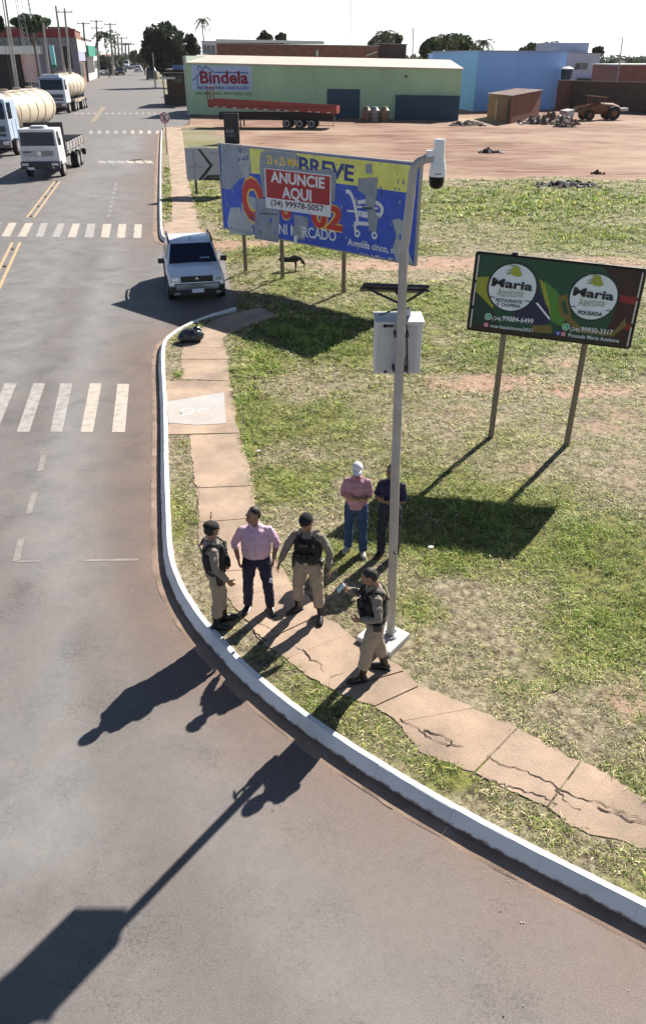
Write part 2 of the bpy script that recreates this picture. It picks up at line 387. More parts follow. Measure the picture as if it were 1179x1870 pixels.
# cement patch with a white scrawl
PZ = SZ + .008
mb = MB(); pp = [G(x, y, PZ) for x, y in [(305,733),(340,728),(372,722),(409,716),(411,745),(413,773),(360,776),(308,772)]]
mb.add(pp, [tuple(range(len(pp)))]); struct(mb.build('cement_patch', M('cement patch', (.42,.41,.40), .85, var=.12, vs=2, col2=(.47,.40,.35), fine=.06)))
mb = MB()
def stroke(P, w, z, m=0):
    P = [G(x, y, z) for x, y in P]
    P = resample(P, .05); rows = []
    for i, p in enumerate(P):
        t = (P[min(i+1, len(P)-1)]-P[max(i-1, 0)]).normalized(); n = Vector((-t.y, t.x, 0))*w; rows += [p+n, p-n]
    mb.add(rows, [(2*i, 2*i+1, 2*i+3, 2*i+2) for i in range(len(P)-1)], m)
cA = lambda L: [(240+x/5.895, 560+y/5.895) for x, y in L]
stroke(cA([(520,1130),(560,1105),(620,1095),(665,1105),(660,1135),(620,1160),(560,1165),(525,1140)]), .022, PZ+.004); stroke(cA([(515,1120),(550,1180)]), .022, PZ+.004)
stroke(cA([(720,1135),(735,1112),(780,1100),(835,1108)]), .022, PZ+.004)
struct(mb.build('painted_scrawl', M('scrawl paint', (.75,.7,.66), .8)))

# ---------------------------------------------------------------- land sheet
def blobs(X, Y, B):
    Z = np.full(len(X), LZ); d = Y*CP-(Z-CAM_H)*SP; d = np.maximum(d, .5); px = 589.5+CAM_F*X/d; py = 935+CAM_F*(-(Z-CAM_H)*CP-Y*SP)/d
    o = np.zeros(len(X))
    for cx, cy, rx, ry, s in B:
        q = ((px-cx)/rx)**2+((py-cy)/ry)**2; o = np.maximum(o, s*np.exp(-q*.9)) if s > 0 else o+s*np.exp(-q*.9)
    return o, px, py
GREEN = [(450,740,35,150,.8),(480,650,60,50,.9),(600,620,220,45,.85),(520,870,80,45,.75),(560,780,120,50,.4),(1060,1010,150,70,1),(1120,1130,110,70,1),(860,930,190,70,.8),(990,375,260,40,1),(1120,430,160,28,.9),
 (830,350,120,14,.8),(650,455,150,22,.7),(480,450,70,40,.6),(560,520,150,30,.5),(920,640,130,50,.7),(1140,640,110,50,.8),(332,683,8,9,1.2),(640,1010,90,40,.7),(820,1010,130,50,.9),(330,930,20,120,.25),(600,1290,70,40,.5),
 (850,1400,80,28,.6),(760,560,160,40,.5),(760,1120,60,40,.6),(850,1180,60,20,.3),(375,330,40,90,.45),(309,330,8,90,.6),(440,420,40,60,.5),(1000,1250,110,30,.35),(380,370,40,20,.6),(640,330,80,20,.4)]
SOIL = [(900,700,130,18,.75),(1060,712,130,16,.7),(1130,770,150,60,.35),(860,483,330,14,.85),(700,505,160,8,.5),(1010,560,80,30,.25),(430,444,80,7,.85),(760,790,180,50,.2),(980,1160,150,45,.25),(1110,1290,140,70,.35),(940,860,120,40,.35),(350,425,40,16,.8),(1150,860,90,70,.4),(600,480,100,6,.5),(1020,665,60,18,.6),(700,660,60,20,.2),(840,760,100,30,.4)]
def masks(X, Y):
    g, px, py = blobs(X, Y, GREEN); s, _, _ = blobs(X, Y, SOIL)
    n1 = vnoise(X, Y, .45, 1); n2 = vnoise(X, Y, 1.6, 2)
    g = np.clip(.22 + g*.85 + (n1-.5)*.9 + (n2-.5)*.7, 0, 1); s = np.clip(s + (n1-.52)*.5 + (n2-.5)*.35, 0, 1)
    # the graded dirt beyond the lot
    edge = np.interp(px, [300,395,520,760,900,1179,1500], [232,236,330,333,326,332,335]) + (n1-.5)*16
    dirt = np.clip((edge-py)/5, 0, 1); dirt = np.where(px < 395, dirt*0 + np.clip((232-py)/3, 0, 1), dirt)
    s = np.maximum(s, dirt); g = g*(1-s)
    return g, s, dirt
pts = []
def scatter(x0, x1, y0, y1, st):
    for i in range(int((x1-x0)/st)):
        for j in range(int((y1-y0)/st)):
            pts.append((x0+(i+random.random()*.8)*st, y0+(j+random.random()*.8)*st))
scatter(-5, 11, 3, 18, .28); scatter(-9, 22, 18, 34, .5); scatter(-16, 40, 34, 62, .9); scatter(-26, 70, 62, 150, 3); scatter(-60, 330, 150, 420, 20); scatter(70, 330, 10, 150, 14)
P2 = np.array(pts); ok = inpoly_np(P2[:,0], P2[:,1], land_t) & (dist_np(P2[:,0], P2[:,1], land_t+[land_t[0]]) > .08)
P2 = P2[ok]; nb = len(land)
allp = [Vector(p) for p in land] + [Vector(p) for p in P2]
ov, oe, of, _, _, _ = delaunay_2d_cdt(allp, [], [list(range(nb))], 1, 1e-5)
VX = np.array([v.x for v in ov]); VY = np.array([v.y for v in ov]); VZ = land_z(VX, VY)
me = bpy.data.meshes.new('lot_ground'); me.from_pydata([(x, y, z) for x, y, z in zip(VX, VY, VZ)], [], [tuple(f) for f in of])
g, s, dd = masks(VX, VY)
ca = me.color_attributes.new('mask', 'FLOAT_COLOR', 'POINT'); ca.data.foreach_set('color', np.column_stack([g, s, dd, np.ones(len(g))]).ravel())
me.polygons.foreach_set('use_smooth', [True]*len(me.polygons)); me.update()
def land_build(n, b):
    L = n.links.new; b.inputs['Roughness'].default_value = .92; b.inputs['Specular IOR Level'].default_value = .2
    at = n.nodes.new('ShaderNodeVertexColor'); at.layer_name = 'mask'; sp = n.nodes.new('ShaderNodeSeparateColor'); L(at.outputs[0], sp.inputs[0])
    tc = n.nodes.new('ShaderNodeTexCoord')
    def nz(sc, det=6, ro=.65, st=None):
        t = n.nodes.new('ShaderNodeTexNoise'); t.inputs['Scale'].default_value = sc; t.inputs['Detail'].default_value = det; t.inputs['Roughness'].default_value = ro
        v = tc.outputs['Object']
        if st: mp = n.nodes.new('ShaderNodeMapping'); mp.inputs['Scale'].default_value = st; mp.inputs['Rotation'].default_value = (0,0,R(8)); L(v, mp.inputs[0]); v = mp.outputs[0]
        L(v, t.inputs[0]); return t.outputs[0]
    def rng_(f, a, c, lo=0, hi=1):
        r = n.nodes.new('ShaderNodeMapRange'); L(f, r.inputs[0]); r.inputs[1].default_value = a; r.inputs[2].default_value = c; r.inputs[3].default_value = lo; r.inputs[4].default_value = hi; return r.outputs[0]
    def mix(f, a, c):
        m = n.nodes.new('ShaderNodeMix'); m.data_type = 'RGBA'; L(f, m.inputs[0])
        for k, q in ((6, a), (7, c)):
            if isinstance(q, tuple): m.inputs[k].default_value = (*q, 1)
            else: L(q, m.inputs[k])
        return m.outputs[2]
    def add(a, c, k=1.0):
        m = n.nodes.new('ShaderNodeMath'); m.operation = 'MULTIPLY_ADD'; L(a, m.inputs[0]); m.inputs[1].default_value = k; L(c, m.inputs[2]); return m.outputs[0]
    fine = nz(9, 9, .75); med = nz(2.2, 6); big = nz(.35, 5)
    straw = mix(rng_(fine, .38, .62), (.085,.065,.042), (.42,.36,.24))
    green = mix(rng_(fine, .38, .62), (.05,.052,.018), (.27,.27,.08))
    soil = mix(rng_(med, .35, .65), (.33,.20,.14), (.44,.30,.22))
    streak = nz(1.2, 7, .7, (.16, .8, 1))
    dirt = mix(rng_(streak, .36, .62), (.12,.055,.034), (.33,.20,.138)); dirt = mix(rng_(nz(.05, 4), .45, .62), dirt, (.36,.255,.18))
    gm = rng_(add(fine, add(med, sp.outputs[0], .5), .5), .75, 1.05)
    c = mix(gm, straw, green)
    sm = rng_(add(fine, add(med, sp.outputs[1], .7), .4), .85, 1.05)
    c = mix(sm, c, soil); c = mix(sp.outputs[2], c, dirt)
    L(c, b.inputs['Base Color'])
    bp = n.nodes.new('ShaderNodeBump'); bp.inputs['Strength'].default_value = .8; bp.inputs['Distance'].default_value = .05; L(add(fine, med), bp.inputs['Height']); L(bp.outputs[0], b.inputs['Normal'])
LM = attr_mat('lot soil and straw', land_build); me.materials.append(LM)
o = bpy.data.objects.new('lot_ground', me); COL.objects.link(o); struct(o)

# base ground to the horizon
mb = MB(); mb.add([(-3000,-200,-.06),(3000,-200,-.06),(3000,5000,-.06),(-3000,5000,-.06)], [(0,1,2,3)])
struct(mb.build('ground', M('far ground', (.30,.22,.15), .95, var=.3, vs=.02, col2=(.10,.12,.05))))

# ---------------------------------------------------------------- asphalt
axis = [Vector(G(*p).xy) for p in [(0,500),(54,397),(107,330),(160,242),(232,128)]]
lefts = [(-40, -6), (-34, 30), (-43, 75)]
far = axis[-1]; ad = (axis[-1]-axis[-3]).normalized(); lf = Vector((-ad.y, ad.x))
kfx = [Vector((p.x, p.y)) for p in k_far]
road = [Vector((-48,-6)), Vector((22,-6)), Vector((k_near[0].x+.3, k_near[0].y+.5))]
road += [Vector((p.x, p.y)) for p in offset_path(k_near[1:], -.25)] + [Vector((p.x+.15, p.y)) for p in notch[1:-1]] + [Vector((p.x, p.y)) for p in offset_path(k_far, -.2)]
road += [Vector(G(345,226).xy), Vector(G(352,196).xy), Vector(G(318,190).xy), Vector(G(300,165).xy), Vector(G(285,140).xy)]
fin = far + ad*700
road += [fin - lf*9, fin + lf*7, Vector(G(172,133).xy), Vector(G(90,190).xy), Vector(G(-60,250).xy), Vector((-60, 20))]
pts = []
scatter(-12, 8, 2.5, 18, .4); scatter(-22, 0, 18, 45, .8); scatter(-48, -5, 45, 110, 2.5)
P2 = np.array(pts); rt = [(p.x, p.y) for p in road]; ok = inpoly_np(P2[:,0], P2[:,1], rt) & (dist_np(P2[:,0], P2[:,1], rt+[rt[0]]) > .06); P2 = P2[ok]
ov, oe, of, _, _, _ = delaunay_2d_cdt([Vector(p) for p in road]+[Vector(p) for p in P2], [], [list(range(len(road)))], 1, 1e-5)
VX = np.array([v.x for v in ov]); VY = np.array([v.y for v in ov])
dk = np.minimum(dist_np(VX, VY, [(p.x, p.y) for p in k_near]), dist_np(VX, VY, [(p.x, p.y) for p in k_far]))
dust = np.exp(-np.maximum(dk-.3, 0)/1.0)
def band(P, w):
    Q = [G(*p) for p in P]; return np.exp(-(dist_np(VX, VY, [(q.x, q.y) for q in Q])/w)**2)
pol = np.maximum.reduce([band([(248,250),(232,330),(205,420),(170,580),(130,760),(120,950),(110,1200),(80,1500)], .75), .8*band([(195,250),(160,360),(115,430),(60,560),(10,700)], .8), .55*band([(150,300),(70,420),(0,560)], .6), .5*band([(330,1330),(420,1500),(560,1700),(700,1900)], .5), .6*band([(190,1000),(230,1250),(260,1500)], .4)])
drk = np.maximum.reduce([.8*band([(235,330),(150,520),(90,680),(60,800)], .55), .9*band([(262,450),(245,700),(235,900),(262,1080),(300,1250)], .5), .7*band([(160,1150),(230,1420),(330,1650),(450,1870)], .5), .6*band([(330,1180),(420,1300),(560,1420)], .35), .5*band([(40,1050),(60,1400)], .4)])
me = bpy.data.meshes.new('road'); me.from_pydata([(v.x, v.y, 0) for v in ov], [], [tuple(f) for f in of])
ca = me.color_attributes.new('mask', 'FLOAT_COLOR', 'POINT'); ca.data.foreach_set('color', np.column_stack([dust, pol, drk, np.ones(len(dust))]).ravel())
def road_build(n, b):
    L = n.links.new; b.inputs['Specular IOR Level'].default_value = .45
    at = n.nodes.new('ShaderNodeVertexColor'); at.layer_name = 'mask'; sp = n.nodes.new('ShaderNodeSeparateColor'); L(at.outputs[0], sp.inputs[0])
    tc = n.nodes.new('ShaderNodeTexCoord')
    def nz(sc, det=6, ro=.65):
        t = n.nodes.new('ShaderNodeTexNoise'); t.inputs['Scale'].default_value = sc; t.inputs['Detail'].default_value = det; t.inputs['Roughness'].default_value = ro; L(tc.outputs['Object'], t.inputs[0]); return t.outputs[0]
    def rng_(f, a, c, lo=0, hi=1):
        r = n.nodes.new('ShaderNodeMapRange'); L(f, r.inputs[0]); r.inputs[1].default_value = a; r.inputs[2].default_value = c; r.inputs[3].default_value = lo; r.inputs[4].default_value = hi; return r.outputs[0]
    def mix(f, a, c):
        m = n.nodes.new('ShaderNodeMix'); m.data_type = 'RGBA'; L(f, m.inputs[0])
        for k, q in ((6, a), (7, c)):
            if isinstance(q, tuple): m.inputs[k].default_value = (*q, 1)
            else: L(q, m.inputs[k])
        return m.outputs[2]
    def mad(a, k, c):
        m = n.nodes.new('ShaderNodeMath'); m.operation = 'MULTIPLY_ADD'; L(a, m.inputs[0]); m.inputs[1].default_value = k
        if isinstance(c, float): m.inputs[2].default_value = c
        else: L(c, m.inputs[2])
        return m.outputs[0]
    grit = nz(75, 4, .8); med = nz(1.3, 7, .65); big = nz(.28, 4)
    base = mix(rng_(grit, .32, .68), (.112,.100,.092), (.255,.236,.222))
    base = mix(rng_(big, .4, .62), base, mix(rng_(grit, .35, .65), (.115,.102,.095), (.235,.212,.20)))
    base = mix(rng_(mad(sp.outputs[1], .8, mad(med, .35, 0.0)), .3, 1.1, 0, .75), base, (.25,.243,.238))
    base = mix(rng_(mad(sp.outputs[2], .7, mad(med, .6, 0.0)), .45, 1.2), base, mix(rng_(grit, .38, .62), (.06,.05,.045), (.17,.145,.13)))
    f = rng_(mad(sp.outputs[0], 1.0, mad(med, .7, 0.0)), .42, 1.35)
    base = mix(f, base, mix(rng_(grit, .35, .65), (.105,.068,.052), (.235,.165,.13)))
    sp1 = nz(26, 9, .85); clus = nz(.9, 5, .6); mid = nz(9, 8, .75)
    base = mix(rng_(mad(sp1, 1.0, mad(clus, .55, 0.0)), .82, .93, 0, .55), base, (.05,.044,.04))
    base = mix(rng_(nz(33, 6, .8), .62, .70, 0, .5), base, (.36,.33,.30))
    vo = n.nodes.new('ShaderNodeTexVoronoi'); vo.feature = 'DISTANCE_TO_EDGE'; vo.inputs['Scale'].default_value = .33
    wv = n.nodes.new('ShaderNodeVectorMath'); wv.operation = 'MULTIPLY_ADD'; wn_ = n.nodes.new('ShaderNodeTexNoise'); wn_.inputs['Scale'].default_value = 2.5; wn_.inputs['Detail'].default_value = 6; L(tc.outputs['Object'], wn_.inputs[0])
    L(wn_.outputs['Color'], wv.inputs[0]); wv.inputs[1].default_value = (.9,.9,0); L(tc.outputs['Object'], wv.inputs[2]); L(wv.outputs[0], vo.inputs['Vector'])
    cr = n.nodes.new('ShaderNodeMath'); cr.operation = 'MULTIPLY'; L(rng_(vo.outputs['Distance'], .0, .012, 1, 0), cr.inputs[0]); L(rng_(nz(.5, 3), .56, .64, 0, .12), cr.inputs[1])
    base = mix(cr.outputs[0], base, (.045,.038,.034))
    sc = n.nodes.new('ShaderNodeVectorMath'); sc.operation = 'SCALE'; L(base, sc.inputs[0]); L(rng_(mad(med, .6, mad(mid, .4, 0.0)), .35, .65, .78, 1.16), sc.inputs['Scale']); L(sc.outputs[0], b.inputs['Base Color'])
    L(rng_(med, .3, .7, .62, .78), b.inputs['Roughness'])
    bp = n.nodes.new('ShaderNodeBump'); bp.inputs['Strength'].default_value = .35; bp.inputs['Distance'].default_value = .004; L(grit, bp.inputs['Height']); L(bp.outputs[0], b.inputs['Normal'])
me.materials.append(attr_mat('worn asphalt', road_build)); me.update()
o = bpy.data.objects.new('road', me); COL.objects.link(o); struct(o)

# painted markings
def worn_paint(name, c, wear):
    m = bpy.data.materials.new(name); m.use_nodes = True; n = m.node_tree; L = n.links.new; b = n.nodes['Principled BSDF']; b.inputs['Roughness'].default_value = .7
    tc = n.nodes.new('ShaderNodeTexCoord'); t = n.nodes.new('ShaderNodeTexNoise'); t.inputs['Scale'].default_value = 5; t.inputs['Detail'].default_value = 10; t.inputs['Roughness'].default_value = .75; L(tc.outputs['Object'], t.inputs[0])
    r = n.nodes.new('ShaderNodeMapRange'); L(t.outputs[0], r.inputs[0]); r.inputs[1].default_value = wear-.12; r.inputs[2].default_value = wear+.12
    mx = n.nodes.new('ShaderNodeMix'); mx.data_type = 'RGBA'; L(r.outputs[0], mx.inputs[0]); mx.inputs[6].default_value = (.21,.19,.175,1); mx.inputs[7].default_value = (*c, 1); L(mx.outputs[2], b.inputs['Base Color']); return m
PW = worn_paint('worn crossing paint', (.50,.43,.36), .40); PF = worn_paint('faded crossing paint', (.40,.37,.35), .45); PY = worn_paint('worn yellow paint', (.55,.38,.20), .42); PT = worn_paint('faint line paint', (.30,.27,.245), .48)
MZ = .004
def quads(name, L, m):
    mb = MB()
    for q in L:
        q, mi = (q[0], q[1]) if isinstance(q[0], list) else (q, 0)
        mb.add([G(x, y, MZ) for x, y in q], [(3,2,1,0)], mi)
    return struct(mb.build(name, m))
quads('crosswalk_marking', [([(214.6,701),(236,701),(228.5,789),(204.7,789)],0),([(164.4,700),(185.7,700),(170,788.7),(147.4,788.7)],0),([(110.6,700),(132.7,700),(114,788.5),(92,788.5)],1),([(61,700),(82.8,700),(54,788.5),(31,788.5)],1),([(8.5,700),(31,700),(-5,788),(-28,788)],1),([(-42,700),(-20,700),(-64,788),(-87,788)],1)], [PW, PF])
L = []
tops = [(868,915),(765,815),(665,720),(565,617),(470,517),(375,420),(265,310),(165,215),(60,110),(-40,8),(-140,-90)]; bots = [(860,910),(755,805),(650,703),(545,600),(437,490),(335,385),(230,280),(115,170),(10,65),(-95,-40),(-200,-145)]
for (a, b), (c, d) in zip(tops, bots):
    dx = (915-b)/3.527
    L.append(([(a/3.527, 409.5-dx*.012), (b/3.527, 409.5-dx*.012), (d/3.527, 434.5-dx*.012), (c/3.527, 434.5-dx*.012)], 1 if 500 < a < 620 or 200 < a < 450 else 0))
quads('crosswalk_marking', L, [PW, PF])
L = [];
for k in range(6):
    x = 276 - k*17; L.append(([(x-13, 293.3), (x, 293.6), (x+5, 298.2), (x-9, 298.0)], 0 if k < 3 else 1))
quads('crosswalk_marking', L, [PW, PF])
L = [([(291-k*15.2-6, 238.5), (291-k*15.2, 238.5), (291-k*15.2+.5, 244), (291-k*15.2-6.3, 244)], 0 if k < 4 else 1) for k in range(9)]
L += [([(285-k*11-4, 206), (285-k*11, 206), (285-k*11, 208.5), (285-k*11-4, 208.5)], 1) for k in range(0, 14)]
quads('crosswalk_marking', L, [PW, PF])
L = []
def seg(a, b, w, n=1):
    A, B = G(*a), G(*b); d = (B-A).normalized(); nn = Vector((-d.y, d.x, 0))*w/2; return [A+nn, A-nn, B-nn, B+nn]
mb = MB()
for a, b in [((80.5,831),(73,861)),((63.5,899.5),(53,938)),((39.5,983),(30,1025))]:
    q = seg(a, b, .11); mb.add([p+Vector((0,0,MZ)) for p in q], [(0,1,2,3)])
q = seg((32,1025.5), (75,1025), .05); mb.add([p+Vector((0,0,MZ)) for p in q], [(0,1,2,3)], 1)
q = seg((150,1023.7), (253,1022), .06); mb.add([p+Vector((0,0,MZ)) for p in q], [(0,1,2,3)])
for i in range(8):
    a = (198.5+i*1.9, 396-i*8.2); b = (a[0]+1, a[1]-4.5); q = seg(a, b, .16); mb.add([p+Vector((0,0,MZ)) for p in q], [(0,1,2,3)])
q = seg((245,395), (286,396), .07); mb.add([p+Vector((0,0,MZ)) for p in q], [(0,1,2,3)], 1)
struct(mb.build('lane_marking', [PT, PT]))
mb = MB(); A = G(30,443); B = G(-40,590); A2 = G(105,331); B2 = G(56,397)
for a, b in ((A, B), (A2, B2), (G(190,195), G(170,222))):
    d = (b-a).normalized(); nn = Vector((-d.y, d.x, 0))
    for o_ in (-.17, .17):
        p = [a+nn*(o_-.06), a+nn*(o_+.06), b+nn*(o_+.06), b+nn*(o_-.06)]; mb.add([q+Vector((0,0,MZ)) for q in p], [(0,1,2,3)])
struct(mb.build('centre_line_marking', PY))
studs = []
sm = MB(); sm.box((0,0,.02), (.14,.12,.05), taper=(.7,.6)); sp_ = None
for i, (a, b) in enumerate([(A, B), (A, B), (A, B), (A2, B2), (A2, B2), (A2, B2), (A2, B2), (A2, B2)]):
    t = [.12, .38, .64, .02, .25, .5, .75, .98][i]; p = a.lerp(b, t)
    if sp_ is None: o = sm.build('road_stud', M('stud plastic', (.16,.12,.05), .5)); sp_ = o
    else: o = sp_.copy(); COL.objects.link(o)
    o.location = (p.x, p.y, .005); o.rotation_euler = (0,0,R(12)); tag(o, ['topmost','second','third'][i] + ' raised stud on the near yellow line, left of the crossing' if i < 3 else ['nearest','second nearest','middle','second farthest','farthest'][7-i] + ' raised stud on the far yellow line, beyond the crossing', 'road stud', 'raised studs on the yellow centre line')
# grit and dead leaves lying on the asphalt
n = 500; X = rng.uniform(-8, 5, n*4); Y = rng.uniform(3.2, 18, n*4); d = dist_np(X, Y, [(p.x, p.y) for p in k_near]); ok = inpoly_np(X, Y, rt) & (rng.random(len(X)) < np.exp(-d/1.0)*.3+.006) & (d > .25)
X, Y = X[ok], Y[ok]; mb = MB()
for x, y in zip(X, Y):
    a = random.uniform(0, 6.3); s_ = random.uniform(.003, .010); mb.box((x, y, .004+s_*.3), (s_*1.6, s_, s_*.6), 0 if random.random() < .45 else 1, Matrix.Rotation(a, 3, 'Z'))
struct(mb.build('road_grit', [M('pale grit', (.6,.52,.45), .9), M('brown grit', (.16,.1,.07), .9)]), 'stuff')

# ---------------------------------------------------------------- grass: one mesh of blades
def grass_mat():
    def f(n, b):
        at = n.nodes.new('ShaderNodeVertexColor'); at.layer_name = 'tint'; n.links.new(at.outputs[0], b.inputs['Base Color']); b.inputs['Roughness'].default_value = .6; b.inputs['Specular IOR Level'].default_value = .25
        tr = n.nodes.new('ShaderNodeBsdfTranslucent'); n.links.new(at.outputs[0], tr.inputs[0]); mx = n.nodes.new('ShaderNodeMixShader'); mx.inputs[0].default_value = .38
        n.links.new(b.outputs[0], mx.inputs[1]); n.links.new(tr.outputs[0], mx.inputs[2]); n.links.new(mx.outputs[0], n.nodes['Material Output'].inputs[0])
    return attr_mat('grass blades', f)
GM = grass_mat()
def visible(X, Y, pad=60):
    d = Y*CP-(LZ-CAM_H)*SP; px = 589.5+CAM_F*X/d; py = 935+CAM_F*(-(LZ-CAM_H)*CP-Y*SP)/d; return (px > -pad) & (px < 1179+pad) & (py < 1870+pad)
def grass(name, zones, label):
    Cx, Cy, Ln, Wd, Col, Up = [], [], [], [], [], []
    for (x0, x1, y0, y1, dens, ln, wd, per) in zones:
        n = int((x1-x0)*(y1-y0)*dens/per); X = rng.uniform(x0, x1, n); Y = rng.uniform(y0, y1, n)
        ok = inpoly_np(X, Y, land_t) & visible(X, Y); X, Y = X[ok], Y[ok]
        g, s, dd = masks(X, Y)
        sw = inpoly_np(X, Y, sw_poly1) | inpoly_np(X, Y, sw_poly2); dk = dist_np(X, Y, [(p.x, p.y) for p in k_near]); dk2 = dist_np(X, Y, [(p.x, p.y) for p in k_far])
        keep = (~sw) & (dk > .06) & (dk2 > .05) & (rng.random(len(X)) < (1-s)*(1-dd)*(.7+.3*g)) & (np.hypot(X-base_xy[0], Y-base_xy[1]) > .33)
        t3 = vnoise(X, Y, 2.6 if y0 < 17 else 1.5, 6); keep &= rng.random(len(X)) < np.clip((t3-.30)*4.5, .10, 1)
        X, Y, g = X[keep], Y[keep], g[keep]; t3 = t3[keep]
        n = len(X); X = np.repeat(X, per); Y = np.repeat(Y, per); gg = np.repeat(g, per); tf = np.repeat(rng.uniform(.5, 1.6, n)*(.55+.9*t3), per)
        sp = ln*.8; X = X+rng.normal(0, sp*.5, len(X)); Y = Y+rng.normal(0, sp*.5, len(Y)); m = len(X)
        sd_ = np.minimum(dist_np(X, Y, sw_poly1), dist_np(X, Y, sw_poly2)); sw = (inpoly_np(X, Y, sw_poly1) | inpoly_np(X, Y, sw_poly2)) & (sd_ > rng.exponential(.035, m)); inn = inpoly_np(X, Y, land_t) & ~sw; X, Y, gg, tf = X[inn], Y[inn], gg[inn], tf[inn]; m = len(X)
        edge = np.minimum(1, dist_np(X, Y, [(p.x, p.y) for p in k_near])/.5+.35)
        isg = rng.random(m) < np.clip(gg*1.05-.02, 0.10, .85); v = rng.random(m)
        green = np.column_stack([.105+.17*v*v, .165+.17*v, .026+.03*v]); yel = np.column_stack([.30+.24*v, .30+.20*v, .08+.09*v])
        green = np.where((rng.random(m) < .33)[:, None], yel, green)
        straw = np.column_stack([.32+.42*v, .28+.37*v, .16+.25*v]); dark = np.column_stack([.07+.05*v, .06+.04*v, .03+.02*v]); straw = np.where((rng.random(m) < .38)[:, None], dark, straw); straw = np.where((rng.random(m) < .3)[:, None], np.column_stack([.15+.1*v,.15+.1*v,.05+.04*v]), straw)
        col = np.where(isg[:, None], green, straw)
        col = col*np.clip(tf*1.08, .35, 2.0)[:, None]
        Cx.append(X); Cy.append(Y); Ln.append(ln*edge*rng.uniform(.5, 1.3, m)*(.65+.85*gg)*(.6+.5*tf)); Wd.append(np.full(m, wd)*rng.uniform(.7, 1.3, m)); Col.append(col); Up.append(rng.uniform(.1, .85, m)*(.45+.7*gg))
    X = np.concatenate(Cx); Y = np.concatenate(Cy); L = np.concatenate(Ln); Wd = np.concatenate(Wd); C = np.concatenate(Col); U = np.concatenate(Up); m = len(X)
    Z = land_z(X, Y) if m < 400000 else np.concatenate([land_z(X[i:i+200000], Y[i:i+200000]) for i in range(0, m, 200000)])
    A = rng.uniform(0, 2*np.pi, m); dx, dy = np.cos(A), np.sin(A); h = np.sqrt(np.clip(1-U**2, 0, 1))
    B = np.column_stack([X, Y, Z-.005]); mid = B+np.column_stack([dx*L*.5*h*.8, dy*L*.5*h*.8, L*.55*U+.004]); tip = B+np.column_stack([dx*L*h, dy*L*h, L*.75*U])
    S = np.column_stack([-dy*Wd/2, dx*Wd/2, np.zeros(m)])
    V = np.stack([B-S*.7, B+S*.7, mid+S, mid-S, tip], 1).reshape(-1, 3)
    o5 = np.arange(m)*5; loops = np.stack([o5, o5+1, o5+2, o5+3, o5+3, o5+2, o5+4], 1).ravel()
    starts = np.stack([np.arange(m)*7, np.arange(m)*7+4], 1).ravel(); tot = np.tile([4, 3], m)
    me = bpy.data.meshes.new(name); me.vertices.add(len(V)); me.vertices.foreach_set('co', V.ravel()); me.loops.add(len(loops)); me.loops.foreach_set('vertex_index', loops)
    me.polygons.add(len(starts)); me.polygons.foreach_set('loop_start', starts); me.polygons.foreach_set('loop_total', tot); me.update()
    ca = me.color_attributes.new('tint', 'FLOAT_COLOR', 'POINT'); ca.data.foreach_set('color', np.column_stack([np.repeat(C, 5, 0), np.ones(m*5)]).ravel())
    me.materials.append(GM); o = bpy.data.objects.new(name, me); COL.objects.link(o); struct(o, 'stuff'); o['label'] = label; print(name, m)
base_xy = G(712, 1170, LZ).xy
grass('grass', [(-5, 12, 3.5, 11, 3200, .085, .0075, 9), (-5, 14, 11, 17, 2000, .105, .010, 9), (-8, 20, 17, 26, 900, .13, .017, 9), (-9, 26, 26, 38, 360, .15, .028, 8), (-14, 36, 38, 62, 120, .19, .050, 7)], 'patchy green and straw coloured grass over the lot')

